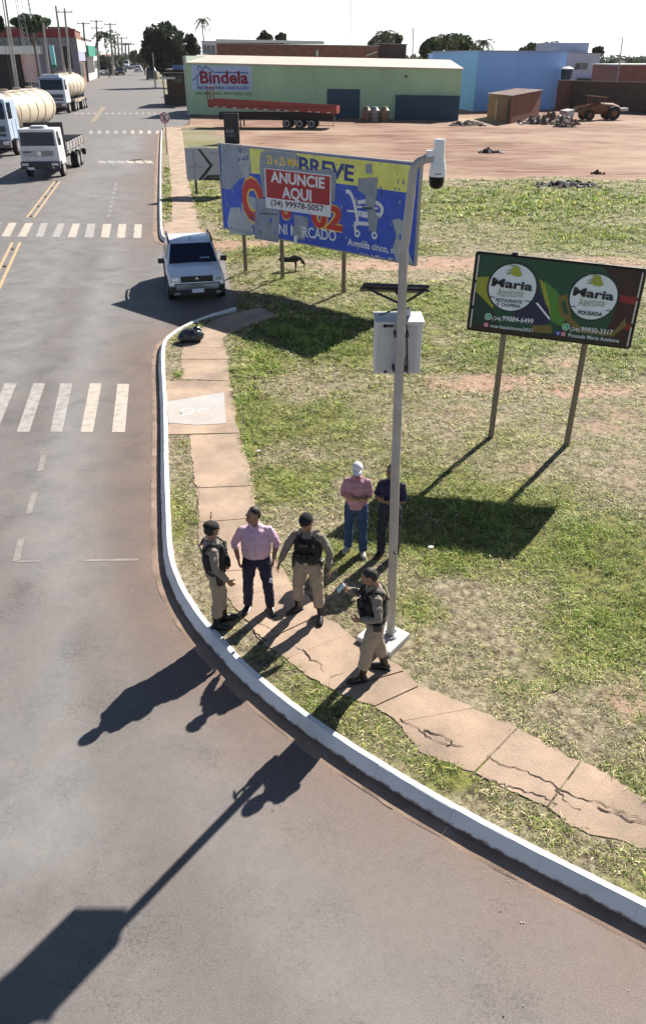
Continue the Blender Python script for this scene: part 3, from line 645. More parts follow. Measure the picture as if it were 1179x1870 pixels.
# ---------------------------------------------------------------- camera pole
def pole_thing():
    b = G(712, 1168, LZ); t = thing('surveillance_pole', 'tall bent grey pole with white dome camera, solar panel and white cabinet', 'camera pole', (b.x, b.y, LZ))
    def at(px, py, y=0.0):      # point in the vertical plane through the pole base
        d = ray(px, py); k = (b.y+y)/d.y; return Vector((d.x*k-b.x, y, CAM_H+d.z*k-LZ))
    MB().box((-.10,.0,.03), (.56,.52,.12), rot=Matrix.Rotation(R(-38), 3, 'Z')).build('concrete_slab', M('pale slab', (.62,.58,.53), .8, var=.1, vs=3, bump=.2, fine=.05), t, bevel=.012)
    PM = M('pole paint', (.40,.385,.37), .5, .15, var=.18, vs=5, fine=.05)
    path = [Vector((0,0,.08)), at(722,850), at(727.5,700), at(733,571), at(736.5,456), at(741,430), at(748,367), at(753,316), at(757,303), at(765,295), at(776,290.5), at(792,289)]
    m = MB(); m.loft(path, [.060,.056,.054,.05,.048,.046,.044,.043,.042,.042,.042,.040], (1,0,.05), 16)
    m.build('pole', PM, t, smooth=50)
    m = MB(); m.cyl((0,0,.09), (0,0,.115), .11, n=16)
    for a in range(4): m.cyl((.085*math.cos(a*1.57+.5), .085*math.sin(a*1.57+.5), .09), (.085*math.cos(a*1.57+.5), .085*math.sin(a*1.57+.5), .15), .012, n=6)
    m.build('base_flange', STEEL, t, smooth=40)
    p = at(720, 1005); MB().cyl(p+Vector((0,-.05,0)), p+Vector((0,-.075,0)), .018, n=8).build('bolt_cap', BLACKP, t)
    # dome camera
    c = at(797, 322); w = .083
    m = MB(); m.loft([c+Vector((0.004,0,z)) for z in (.0,.05,.10,.15,.22,.30,.335)], [w*1.0,w*1.0,w*.93,w*.76,w*.68,w*.66,w*.6], (1,0,0), 20, cap=False)
    m.box(c+Vector((-.07,0,.19)), (.10,.07,.09))
    hs = m.build('camera_housing', M('camera white', (.72,.75,.78), .3, var=.03), t, smooth=40)
    m = MB(); m.loft([c+Vector((0,0,z)) for z in (-.115,-.105,-.085,-.05,-.01,.0)], [w*.35,w*.6,w*.82,w*.92,w*.93,w*1.0], (1,0,0), 20, cap=False)
    m.build('camera_dome', M('camera dome', (.004,.004,.006), .15, spec=.25, var=0), t, smooth=40)
    m = MB()
    m.box(c+Vector((0,-w*1.0,.03)), (.06,.004,.012)); m.build('maker_plate', M('grey print', (.2,.2,.22), .5), hs)
    # solar panel seen edge on
    L_, R_ = at(663, 520, -.05), at(785, 526, -.05); cz = (L_.z+R_.z)/2
    rot = Matrix.Rotation(R(2.2), 3, 'Y') @ Matrix.Rotation(R(-20), 3, 'X')
    cx = (L_.x+R_.x)/2
    pc = Vector((cx, .33, cz-.12)); pn = MB(); pn.box(pc, (abs(R_.x-L_.x), .68, .03), rot=rot)
    sp = pn.build('solar_panel', M('panel back', (.02,.022,.04), .5), t, bevel=.004)
    m = MB(); m.box(pc+rot@Vector((0,0,.0165)), (abs(R_.x-L_.x)-.04, .64, .004), rot=rot); m.build('solar_cells', M('solar cells', (.01,.015,.05), .12, spec=.8), sp)
    m = MB()
    for s in (-1, 1): m.cyl(at(733,556,.0)+Vector((0,0,.0)), pc+rot@Vector((s*.34,-.22,-.02)), .014, n=6)
    m.cyl(pc+rot@Vector((-.38,-.2,-.03)), pc+rot@Vector((.38,-.2,-.03)), .014, n=6); m.cyl(at(734,545), pc, .02, n=8)
    m.build('panel_bracket', DKMET, t, smooth=40)
    # cabinet on the far side of the pole
    q0 = at(683, 683, .12); q1 = at(766, 683, .12); q2 = at(683, 590, .12); d = .36; h = q2.z-q0.z; w_ = q1.x-q0.x; mc = Vector(((q0.x+q1.x)/2, .12+d/2, (q0.z+q2.z)/2))
    cm = M('cabinet paint', (.60,.61,.62), .4, var=.08, vs=4)
    cab = MB().box(mc, (w_, d, h)).build('cabinet', cm, t, bevel=.012)
    MB().box(mc+Vector((0,-.01,h/2+.012)), (w_+.03, d+.05, .022)).build('cabinet_lid', cm, cab, bevel=.006)
    MB().box(mc+Vector((-.02,-d/2-.004,-.0)), (w_-.08, .008, h-.08)).build('cabinet_panel', M('cabinet back', (.50,.51,.525), .45, var=.08), cab, bevel=.004)
    MB().box(mc+Vector((-w_*.24,-d/2-.012,h/2-.03)), (.11, .02, .022)).box(mc+Vector((-w_*.31,-d/2-.012,h/2-.03)), (.02, .02, .034)).build('hinge', BLACKP, cab)
    MB().box(mc+Vector((-w_*.26,-d/2-.01,-h/2+.03)), (.03, .02, .03)).build('latch', BLACKP, cab)
    MB().box(mc+Vector((.09,.02,h/2+.07)), (.10, .08, .09), taper=(.8,.8)).build('aerial_box', M('aerial grey', (.5,.53,.6), .4), cab, bevel=.01)
    m = MB(); f = lambda x, y: at(x, y, .105)
    m.tube([at(736,590,.0), f(740,586), f(742,600), f(743,640), f(744,684)], .008); m.tube([f(743,648), f(738,662), f(734,678)], .005)
    m.tube([at(729,562,.03), at(718,566,.1), at(700,573,.14), at(692,576,.16)], .008)
    m.build('cable', BLACKP, t, smooth=60)
    for z in (q0.z+.1, q2.z-.1): MB().box((at(731,640).x, .05, z), (.16,.14,.04)).build('cabinet_clamp', DKMET, t)
    return t
pole_thing()

# ---------------------------------------------------------------- people
SKIN = M('tanned skin', (.30,.165,.105), .55, var=.08, vs=20); SKIN2 = M('brown skin', (.22,.12,.075), .55, var=.08, vs=20)
HAIR = M('black hair', (.012,.010,.009), .6, var=.2, vs=60, bump=.4)
KH = dict(rough=.85, var=.12, vs=7, bump=.15)
def cloth(name, c, w=.1, vs=9): return M(name, c, .88, var=w, vs=vs, bump=.2, bs=160)
_tx = bpy.data.textures.new('folds', 'CLOUDS'); _tx.noise_scale = .065; _tx.noise_depth = 2
def organic(o, vox, disp=0, sm=4):
    m = o.modifiers.new('remesh', 'REMESH'); m.mode = 'VOXEL'; m.voxel_size = vox; m.use_smooth_shade = True
    s_ = o.modifiers.new('smooth', 'SMOOTH'); s_.factor = .5; s_.iterations = sm
    if disp:
        d = o.modifiers.new('folds', 'DISPLACE'); d.texture = _tx; d.strength = disp; d.mid_level = .5; d.texture_coords = 'LOCAL'
def V(*a): return Vector(a)
def hand(mb, wr, d, palm, curl=.5, side=1):
    """palm and five fingers. d: wrist-to-knuckle direction, palm: palm normal, side: +1 thumb on side cross(d,palm)"""
    d = d.normalized(); palm = (palm - d*palm.dot(d)).normalized(); s = d.cross(palm)*side
    mb.loft([wr-d*.03, wr+d*.01, wr+d*.05, wr+d*.088], [(.026,.021),(.030,.018),(.041,.017),(.038,.013)], s, 12)
    for i, (o, L) in enumerate([(.030,.072),(.010,.080),(-.011,.074),(-.031,.058)]):
        a = wr+d*.086+s*o; c1 = curl*.5; c2 = curl*1.2; c3 = curl*1.9
        p1 = a + (d*math.cos(c1)+palm*math.sin(c1))*L*.42; p2 = p1 + (d*math.cos(c2)+palm*math.sin(c2))*L*.32; p3 = p2 + (d*math.cos(c3)+palm*math.sin(c3))*L*.26
        mb.loft([a-d*.02, a, p1, p2, p3], [.0095,.0098,.009,.0083,.0072], s, 8)
    a = wr+d*.022+s*.026; p1 = a+(s*.75+d*.55+palm*.35).normalized()*.036; p2 = p1+(s*.35+d*.8+palm*.5*(.4+curl)).normalized()*.032; p3 = p2+(d*.9+palm*.5*(.3+curl)).normalized()*.024
    mb.loft([a-s*.01, a, p1, p2, p3], [.012,.013,.0115,.0105,.0085], palm, 8)
def person(label, loc, face, P, group=None, H=1.75):
    """P: pose and clothing. Local frame: facing -y, the person's left hand at +x."""
    t = thing('person', label, 'person', loc, face, group); k = H/1.75; t.scale = (k, k, k)
    skin = P.get('skin', SKIN); bw = P.get('bulk', 1.0)
    footL, footR = V(*P['footL']), V(*P['footR']); lean = V(*P.get('lean', (0,0,0)))
    hip = V((footL.x+footR.x)/2, (footL.y+footR.y)/2+.0, .93)
    hipL, hipR = hip+V(.095,0,0), hip+V(-.095,0,0)
    ank = lambda f: V(f.x, f.y, .09)
    def knee(h, a, yaw): return (h+a)*.5 + V(math.sin(yaw)*.03, -.035, .015)
    yl, yr = P.get('yawL', .25), P.get('yawR', -.25)
    kL, kR = knee(hipL, ank(footL), yl), knee(hipR, ank(footR), yr)
    waist = hip+V(0,0,.14)+lean*.25; chest = hip+V(0,.0,.37)+lean*.8; neck = hip+V(0,.015,.555)+lean
    tw = P.get('twist', 0); RT = Matrix.Rotation(tw, 3, 'Z')
    shL = neck + RT@V(.168*bw**.5,.01,-.085); shR = neck + RT@V(-.168*bw**.5,.01,-.085); sd = RT@V(1,0,0)
    eL, eR, wL, wR = (V(*P[q]) for q in ('elbowL','elbowR','wristL','wristR'))
    hy, hp = P.get('head_yaw', 0), P.get('head_pitch', 0)
    RH = Matrix.Rotation(hy, 3, 'Z') @ Matrix.Rotation(hp, 3, 'X') @ Matrix.Rotation(P.get('head_roll', 0), 3, 'Y')
    hc = neck + V(0,-.005,.065) + RH@V(0,-.012,.085)
    # continuous body
    b = MB()
    b.loft([hip+V(0,0,-.03), hip+V(0,0,.04), waist, chest, neck+V(0,.01,-.07), neck+V(0,.005,-.02)], [(.155,.105),(.155,.105),(.135*bw,.10*bw),(.155,.115),(.13,.085),(.07,.06)], sd, 16)
    b.loft([neck+V(0,.01,-.05), neck+V(0,0,.03), hc+RH@V(0,.015,-.04)], [.062,.056,.056], sd, 12)
    b.ell(hc+RH@V(0,.012,.03), (.076,.094,.092), RH, 18, 12); b.loft([hc+RH@V(0,-.018,.045), hc+RH@V(0,-.022,-.015), hc+RH@V(0,-.030,-.068), hc+RH@V(0,-.036,-.100)], [(.066,.070),(.064,.068),(.052,.056),(.026,.030)], RH@V(1,0,0), 14)
    b.loft([hc+RH@V(0,-.085,.03), hc+RH@V(0,-.103,-.002), hc+RH@V(0,-.112,-.022), hc+RH@V(0,-.09,-.032)], [(.009,.012),(.011,.012),(.016,.012),(.014,.01)], RH@V(1,0,0), 8)
    b.ell(hc+RH@V(0,-.078,.040), (.055,.022,.012), RH, 10, 6); b.ell(hc+RH@V(0,-.086,-.058), (.026,.014,.011), RH, 10, 6); b.ell(hc+RH@V(0,-.077,-.09), (.024,.018,.016), RH, 10, 6)
    for s in (-1, 1): b.ell(hc+RH@V(s*.078,.008,.0), (.012,.022,.034), RH, 8, 6)
    for sh, el, wr, s in ((shL,eL,wL,1),(shR,eR,wR,-1)):
        m1 = sh.lerp(el, .5); m2 = el.lerp(wr, .35)
        b.loft([sh+RT@V(-s*.05,0,-.01), sh, m1, el, m2, wr], [.055,.056,.048,.040,.040,.027], (el-sh).cross(wr-el)+V(.001,.9,.1), 12)
        hd = P.get('handdirL' if s > 0 else 'handdirR'); hd = V(*hd) if hd else (wr-el)
        pn = P.get('palmL' if s > 0 else 'palmR'); pn = V(*pn) if pn else V(-s,0,0)
        hand(b, wr, hd, pn, P.get('curl', .5), 1 if hd.cross(pn).dot(V(0,-1,.2)) > 0 else -1)
    for h, kn, f, yaw in ((hipL,kL,footL,yl),(hipR,kR,footR,yr)):
        a = ank(f); b.loft([h+V(0,0,.03), h.lerp(kn,.35), kn, kn.lerp(a,.35)+V(0,.012,0), a], [.085,.078,.055,.052,.036], (1,0,0), 12)
        fd = V(math.sin(yaw), -math.cos(yaw), 0); b.loft([a+V(0,0,-.02)-fd*.03, a+fd*.05-V(0,0,.045), a+fd*.13-V(0,0,.055)], [(.035,.04),(.04,.032),(.035,.022)], V(fd.y*-1, fd.x, 0), 10)
    bo = b.build('body', skin, t); organic(bo, .0062, 0, 2)
    # eyes, brows, mouth
    for s in (-1, 1):
        MB().ell(hc+RH@V(s*.030,-.083,.018), (.011,.005,.005), RH, 8, 6).build('eye', M('eye', (.08,.06,.05), .2), bo)
        MB().box(hc+RH@V(s*.031,-.095,.042), (.034,.005,.005), rot=RH).build('eyebrow', HAIR, bo)
    MB().box(hc+RH@V(0,-.0985,-.058), (.040,.008,.007), rot=RH).build('mouth', M('lips', (.20,.07,.055), .5), bo)
    # trousers
    tr = MB(); tm = P['trousers']; full = P.get('full', 1.0)
    tr.loft([hip+V(0,0,-.06), hip+V(0,0,.05), waist-V(0,0,.05)], [(.175,.125),(.172,.122),(.158*bw**.5,.122*bw**.6)], (1,0,0), 18)
    cuff = P.get('cuff', .10)
    for h, kn, f in ((hipL,kL,footL),(hipR,kR,footR)):
        a = ank(f); lo = kn.lerp(a, (kn.z-cuff)/(kn.z-a.z))
        tr.loft([h+V(0,0,.04), h.lerp(kn,.3), h.lerp(kn,.65), kn, kn.lerp(lo,.5)+V(0,.012,0), lo], [(.10,.108),(.102*full,.106*full),(.090*full,.092*full),(.078*full,.080*full),(.074*full,.077*full),(P.get('cuffr',.068),)*2], (1,0,0), 14)
    o = tr.build('trousers', tm, t); organic(o, .011, .034, 2)
    # boots or shoes
    for f, yaw in ((footL,yl),(footR,yr)):
        m = MB(); a = V(f.x, f.y, .09); fd = V(math.sin(yaw), -math.cos(yaw), 0); sd2 = V(-fd.y, fd.x, 0); top = P.get('boot', .12); kn = kL if f is footL else kR
        up = a.lerp(kn, (top-.09)/(kn.z-.09)) if top > .1 else a+V(0,0,.02)
        m.loft([up, a.lerp(up,.5)+V(0,.004,0), a+V(0,0,.0)], [(.058 if top > .2 else .047,.062 if top > .2 else .05),(.055 if top > .2 else .046,.058 if top > .2 else .048),(.044,.052)], sd2, 12)
        m.loft([a-fd*.055-V(0,0,.045), a-V(0,0,.035), a+fd*.07-V(0,0,.042), a+fd*.13-V(0,0,.052), a+fd*.185-V(0,0,.06)], [(.036,.044),(.042,.052),(.047,.045),(.050,.036),(.040,.026)], sd2, 12)
        o = m.build('boot' if top > .2 else 'shoe', P['shoes'], t); organic(o, .009, 0, 2)
        s_ = MB(); s_.loft([a-fd*.08-V(0,0,.078), a-V(0,0,.078), a+fd*.12-V(0,0,.078), a+fd*.20-V(0,0,.078)], [(.038,.013),(.044,.013),(.052,.013),(.036,.012)], sd2, 10); s_.build('sole', BLACKP if top > .2 else P['shoes'], o, smooth=60)
    # shirt with sleeves
    sh_ = MB(); bot = hip+V(0,0,.06 if P.get('tucked', 1) else -.02)
    sh_.loft([bot, waist, hip.lerp(chest,.68)+lean*.1, chest, neck+V(0,.012,-.09), neck+V(0,.012,-.035), neck+V(0,.005,-.0)], [(.176*bw**.7,.135*bw),(.176*bw,.142*bw),(.186*bw**.8,.145*bw**.8),(.190,.142),(.172,.115),(.115,.088),(.070,.066)], sd, 18, cap=False)
    sleeve = P.get('sleeve', 'long'); fs = P.get('sleever', 1.0)
    for sh, el, wr, s in ((shL,eL,wL,1),(shR,eR,wR,-1)):
        ref = (el-sh).cross(wr-el)+V(.001,.9,.1)
        if sleeve == 'long': sh_.loft([sh+RT@V(-s*.07,0,-.01), sh+V(0,0,-.005), sh.lerp(el,.5), el, el.lerp(wr,.5), el.lerp(wr,.9)], [.062,.062*fs,.062*fs,.056*fs,.051*fs,.042*fs], ref, 12)
        elif sleeve == 'rolled': sh_.loft([sh+RT@V(-s*.07,0,-.01), sh+V(0,0,-.005), sh.lerp(el,.5), el, el.lerp(wr,.28)], [.060,.060*fs,.060*fs,.056*fs,.050*fs], ref, 12)
        else: sh_.loft([sh+RT@V(-s*.07,0,-.01), sh+V(0,0,-.005), sh.lerp(el,.45), sh.lerp(el,.82)], [.060,.062,.064,.064], ref, 12)
    o = sh_.build('shirt', P['shirt'], t); organic(o, .010, .030, 2)
    # collar
    if P.get('collar', 1):
        m = MB()
        for s in (-1, 1): m.add([neck+RT@V(s*.012,-.085,-.045), neck+RT@V(s*.075,-.05,-.02), neck+RT@V(s*.07,.03,.03), neck+RT@V(s*.045,-.055,.035)], [(0,1,2,3) if s > 0 else (3,2,1,0)])
        cb = m.build('collar', P['shirt'], o); sdm = cb.modifiers.new('thick', 'SOLIDIFY'); sdm.thickness = .006
    if P.get('buttons'):
        for i in range(6): q = waist.lerp(neck, .05+i*.145); MB().cyl(q+V(0,-.142*bw-.010,0), q+V(0,-.142*bw-.018,0), .006, n=6).build('button', M('dark buttons', (.08,.06,.10), .4), o)
    # head cover
    def cap_ell(name, mt, r, zlo, off=V(0,0,0), par=t): return MB().ell(hc+RH@(V(0,.016,.034)+off), r, RH, 18, 10, z0=zlo).build(name, mt, par, smooth=70)
    hd = P.get('head', 'hair')
    h = MB(); h.ell(hc+RH@V(0,.028,.044), (.081,.088,.088), RH, 18, 10, z0=.12 if hd == 'hair' else -.1)
    h.ell(hc+RH@V(0,.040,.005), (.080,.082,.085), RH, 16, 9, z0=-.75)
    ho = h.build('hair', HAIR, t); organic(ho, .008, .006, 1)
    if hd == 'cap':
        c_ = cap_ell('cap', P['capm'], (.092,.108,.100), .05); m = MB()
        m.loft([hc+RH@V(0,-.07,.052), hc+RH@V(0,-.12,.046), hc+RH@V(0,-.165,.030)], [(.075,.008),(.072,.007),(.045,.006)], RH@V(1,0,0), 12); m.build('brim', P['capm'], c_, smooth=60)
    if hd == 'beret': MB().ell(hc+RH@V(0,.018,.062), (.096,.112,.070), RH @ Matrix.Rotation(R(8), 3, 'X'), 18, 10, z0=-.25).build('beret', P['capm'], t, smooth=70)
    # police kit
    if P.get('vest'):
        vm = P['vest']; v = MB()
        v.loft([waist+V(0,0,-.01), hip.lerp(chest,.62), chest, neck+V(0,.012,-.115)], [(.190,.158),(.203,.168),(.205,.166),(.165,.13)], sd, 18, cap=False)
        vo = v.build('vest', vm, t); organic(vo, .011, .016, 2)
        m = MB()
        for s in (-1, 1): m.loft([chest+RT@V(s*.105,-.15,.06), neck+RT@V(s*.105,-.095,-.045), neck+RT@V(s*.105,.01,-.012), neck+RT@V(s*.105,.10,-.05), chest+RT@V(s*.105,.15,.06)], [(.034,.013)]*5, sd, 10)
        so_ = m.build('shoulder_strap', vm, vo); organic(so_, .01, 0, 2)
        for x, z, dx, dz in ((-.10,.07,.075,.13),(-.01,.065,.07,.14),(.09,.08,.085,.12),(.10,.23,.06,.10)): MB().box(waist+lean*.3+RT@V(x,-.172,z), (dx,.055,dz), rot=RT).build('pouch', M('pouch fabric', (.012,.012,.014), .8, var=.2, vs=30), vo, bevel=.012)
        m = MB(); m.box(chest+RT@V(-.02,-.170,.035), (.13,.012,.04), rot=RT); m.build('name_patch', M('dark patch', (.07,.07,.06), .8), vo)
        m = MB(); q = chest+RT@V(0,.172,.05)
        m.box(q, (.24,.012,.06), rot=RT); m.build('back_patch', M('olive patch', (.25,.23,.16), .8, var=.25, vs=30), vo)
        for s in (-1, 1): a = shL if s > 0 else shR; e_ = eL if s > 0 else eR; q = a.lerp(e_, .3)+RT@V(s*.066,0,0); MB().box(q, (.006,.045,.05), rot=RT).build('sleeve_badge', M('sleeve badge', (.5,.5,.48), .6), o)
        bt = MB(); bt.loft([waist-V(0,0,.085), waist-V(0,0,.035)], [(.186,.150),(.186,.150)], sd, 18, cap=False); bo_ = bt.build('belt', BLACKP, t, smooth=50)
        MB().box(waist+V(0,-.155,-.06), (.06,.012,.045)).build('buckle', M('belt buckle', (.45,.40,.30), .4, .5), bo_)
        hl = MB(); hl.box(waist+V(-.20,-.02,-.12), (.05,.09,.20), taper=(1.1,1.3)); hl.box(waist+V(-.205,-.01,.0), (.03,.10,.05)); hl.build('holster', BLACKP, bo_, bevel=.01)
        pk = MB(); pk.box(waist+V(.19,.0,-.10), (.05,.10,.10)); pk.build('belt_pouch', BLACKP, bo_, bevel=.01)
    return t
KHS = cloth('khaki grey shirt', (.235,.20,.165)); KHT = cloth('khaki trousers', (.34,.275,.205)); VEST = cloth('black vest fabric', (.014,.014,.016), .3, 20)
BOOT = M('black boot leather', (.012,.011,.011), .35, var=.2); BER = M('black beret wool', (.014,.014,.015), .9)
def gp(px, py): p = G(px, py, SZ); return (p.x, p.y, SZ)
off = dict(shirt=KHS, trousers=KHT, vest=VEST, boot=.31, cuff=.27, cuffr=.082, full=1.08, shoes=BOOT, collar=1)
person('police officer in black cap and vest standing beside the white kerb', gp(399, 1141), R(108), dict(off, head='beret', capm=BER,
    footL=(.07,-.10,0), footR=(-.09,.05,0), yawL=.15, yawR=-.2, elbowL=(.25,.0,1.17), elbowR=(-.25,.01,1.16), wristL=(.22,-.15,.94), wristR=(-.24,-.15,.92), head_yaw=.35, head_pitch=.08, curl=.6, palmL=(-1,0,.2), palmR=(1,0,.2)), 'police officers in khaki')
p2 = person('stout man in pink dress shirt and navy trousers, hands at his pockets', gp(473, 1112), R(2), dict(bulk=1.18, shirt=cloth('pink dress shirt', (.66,.44,.55)), trousers=cloth('navy trousers', (.018,.019,.045)), shoes=M('dark shoe leather', (.02,.014,.012), .3), buttons=1, sleeve='rolled', sleever=1.05,
    footL=(.17,-.02,0), footR=(-.16,.02,0), yawL=.3, yawR=-.35, elbowL=(.30,.06,1.15), elbowR=(-.30,.06,1.15), wristL=(.25,-.06,.95), wristR=(-.25,-.06,.95), handdirL=(-.1,-.05,-1), handdirR=(.1,-.05,-1), head_yaw=-.95, head_pitch=.12, curl=.7))
MB().box((.20,-.115,.60), (.05,.012,.075), rot=Matrix.Rotation(.2, 3, 'Y')).build('paper_tag', M('paper tag', (.7,.7,.72), .6), p2, bevel=.004)
person('police officer in black cap with arms held out, facing the camera', gp(563, 1122), R(-14), dict(off, head='beret', capm=BER,
    footL=(.19,-.04,0), footR=(-.17,.06,0), yawL=.2, yawR=-.75, elbowL=(.30,.04,1.16), elbowR=(-.30,.02,1.16), wristL=(.33,-.06,.92), wristR=(-.38,-.08,.94), head_yaw=-.25, head_pitch=.42, curl=.55, lean=(.0,-.03,0)), 'police officers in khaki')
ARM = dict(elbowL=(.235,-.04,1.13), elbowR=(-.235,-.04,1.13), wristL=(-.05,-.225,1.17), wristR=(.06,-.20,1.14), handdirL=(-1,.15,.25), handdirR=(1,.1,-.1), palmL=(0,1,0), palmR=(0,1,0), curl=.4, sleeve='short', boot=.1)
person('man in white cap, pink polo shirt and blue jeans with folded arms', gp(648, 1005), R(-8), dict(ARM, head='cap', capm=M('white cap cloth', (.66,.68,.68), .8), shirt=cloth('dusty pink polo', (.44,.24,.28)), trousers=cloth('blue jeans', (.025,.06,.14), .2), shoes=M('grey shoes', (.35,.33,.30), .6), tucked=0,
    footL=(.14,-.07,0), footR=(-.13,.03,0), yawL=.2, yawR=-.3, head_yaw=.1, head_pitch=.3, cuff=.07, cuffr=.075), H=1.66)
person('man in navy polo shirt and dark trousers, half hidden behind the camera pole', gp(708, 1013), R(-22), dict(ARM, skin=SKIN2, shirt=cloth('navy polo', (.016,.018,.05)), trousers=cloth('charcoal jeans', (.018,.022,.035), .2), shoes=M('dark shoe leather', (.02,.014,.012), .3), tucked=0,
    footL=(.12,.0,0), footR=(-.12,-.03,0), head_yaw=-.4, head_pitch=.15, cuff=.07, cuffr=.072), H=1.68)
p6 = person('bareheaded police officer with cropped hair reading a phone beside the camera pole', gp(681, 1234), R(-84), dict(off, head='hair',
    footL=(.09,-.17,0), footR=(-.11,.17,0), yawL=.05, yawR=-.35, elbowL=(.25,-.02,1.16), elbowR=(-.23,-.18,1.22), wristL=(.13,-.22,1.07), wristR=(-.07,-.36,1.40), handdirR=(.3,-.5,.8), palmR=(.5,.8,.2), palmL=(-1,0,0), head_yaw=.0, head_pitch=.62, curl=.8, lean=(0,-.05,0)), 'police officers in khaki')
bpy.context.view_layer.update()
ph = MB(); ph.box((0,0,0), (.066,.009,.13)); po = ph.build('phone', M('phone shell', (.55,.66,.68), .25), bevel=.003)
po.matrix_world = p6.matrix_world @ Matrix.Translation((-.02,-.45,1.475)) @ Matrix.Rotation(R(-38), 4, 'X') @ Matrix.Rotation(R(15), 4, 'Z'); tag(po, 'pale mobile phone held up by the officer beside the camera pole', 'phone')
MB().box((0,.0055,0), (.058,.002,.112)).build('screen', M('phone screen', (.02,.03,.05), .1), po)

# ---------------------------------------------------------------- big weathered billboard
def pcol(name, r, g, b, rough=.45, var=.06, vs=2.5): return M(name, srgb(r, g, b), rough, var=var, vs=vs)
def billboard():
    A = G(432, 497, LZ); an = R(-42); d = Vector((math.cos(an), math.sin(an), 0)); c = (G(432,497,LZ)+G(523,507,LZ)+G(624,536,LZ))/3
    f = Fac((c - d*3).xy, (c + d*8).xy)
    ul, zb = f.uv(408, 412); ur, zb2 = f.uv(755, 487); zt1 = f.uv(402, 262)[1]; zt2 = f.uv(767, 302)[1]; zb = (zb+zb2)/2; zt = (zt1+zt2)/2
    ur = (f.uv(755,487)[0]+f.uv(767,302)[0])/2; ul = (f.uv(408,412)[0]+f.uv(402,262)[0])/2
    print('billboard', ul, ur, zb, zb2, zt1, zt2)
    t = thing('billboard', 'large torn blue and yellow billboard with a red notice pasted on it', 'billboard', (f.o.x, f.o.y, 0), f.ang)
    BL = pcol('faded blue print', 52, 88, 200, var=.22, vs=2.2); YE = pcol('faded yellow print', 228, 228, 118, var=.15, vs=2); GR = pcol('torn grey backing', 150, 158, 172, .8, .2, 3); GR2 = pcol('torn pale paper', 176, 182, 190, .8, .15, 4)
    RD = pcol('faded red print', 196, 52, 48); WH = pcol('white print', 225, 228, 235); OY = pcol('warm yellow print', 240, 205, 80); DG = pcol('dark scuffs', 70, 76, 90, .8); DB = pcol('dark blue print', 40, 62, 140)
    mats = [BL, YE, GR, GR2, RD, WH, OY, DG, DB]
    MB().box(((ul+ur)/2, .03, (zb+zt)/2), (ur-ul, .05, zt-zb)).build('panel', M('sheet metal back', (.3,.3,.3), .6, .2), t)
    m = MB(); y = -.003
    c = lambda L: [(400+x/3.103, 250+q/3.103) for x, q in L]
    P = lambda L, mm, k=0: f.poly(m, c(L), mm, y-.0012*k)
    m.add([(ul, 0, zb), (ur, 0, zb), (ur, 0, zt), (ul, 0, zt)], [(0,1,2,3)], 0)
    P([(165,62),(1083,160),(1075,318),(660,262),(560,250),(400,225),(165,205)], 1)
    P([(8,40),(170,60),(185,200),(150,235),(120,235),(60,300),(18,290)], 2, 1); P([(60,300),(110,290),(150,330),(140,380),(60,330)], 0, 2)
    P([(65,400),(120,400),(135,470),(160,560),(60,545),(48,480)], 3, 1); P([(125,320),(205,345),(210,420),(190,560),(150,560),(130,480)], 3, 2)
    P([(235,90),(260,75),(430,92),(455,110),(460,180),(650,200),(655,270),(640,380),(250,340),(228,180)], 2, 1)
    P([(100,110),(125,95),(160,90),(175,130),(170,220),(150,235),(115,160)], 3, 2)
    # remains of the big round lettering: yellow outline, red fill
    def letter(ch, a, b, top, k=0, big=.045):
        f.text(m, ch, *c([a, b, top]), 6, y-.0045, big+.035); f.text(m, ch, *c([a, b, top]), 4, y-.0065, big)
    letter('O', (140,460), (262,470), (150,245)); letter('6', (350,455), (410,465), (355,330), big=.03)
    letter('02', (522,500), (700,530), (528,378)) 
    P([(208,345),(340,362),(345,440),(338,600),(200,575),(205,450)], 2, 8); P([(230,430),(336,436),(330,442),(232,437)], 7, 9)
    P([(425,440),(505,455),(505,520),(480,590),(455,570),(430,520)], 2, 8); P([(640,200),(665,205),(662,270),(655,370),(640,365)], 2, 8)
    f.text(m, 'BREVE', *c([(452,196),(762,252),(455,112)]), 8, y-.003, .03)
    P([(440,180),(520,190),(640,180),(660,215),(640,270),(560,265),(440,255)], 2, 5)
    f.text(m, '23 e 25 MAI', *c([(270,150),(450,172),(272,105)]), 6, y-.004, .02)
    f.text(m, 'NI MERCADO', *c([(342,548),(665,590),(345,492)]), 5, y-.0125, .02); P([(420,500),(462,508),(470,560),(440,600),(425,570)], 2, 11); P([(428,555),(445,560),(440,605),(425,600)], 5, 12)
    f.text(m, 'Avenida cinco, n', *c([(727,612),(990,662),(730,575)]), 5, y-.003, .025); f.text(m, 'União de Minas - MG', *c([(797,675),(990,710),(799,652)]), 5, y-.003, .008)
    # shopping trolley
    def line(L, w, mm=5, k=1):
        q = [Vector((*f.uv(*p),)) for p in c(L)]
        for i in range(3):
            q = [q[0]]+[p for a, b in zip(q[:-1], q[1:]) for p in (a.lerp(b,.25), a.lerp(b,.75))]+[q[-1]]
        vs = []
        for i, p in enumerate(q):
            tt = (q[min(i+1, len(q)-1)]-q[max(i-1, 0)]).normalized(); n = Vector((-tt.y, tt.x))*w; vs += [(p.x+n.x, y-.0012*k, p.y+n.y), (p.x-n.x, y-.0012*k, p.y-n.y)]
        m.add(vs, [(2*i, 2*i+1, 2*i+3, 2*i+2) for i in range(len(q)-1)], mm)
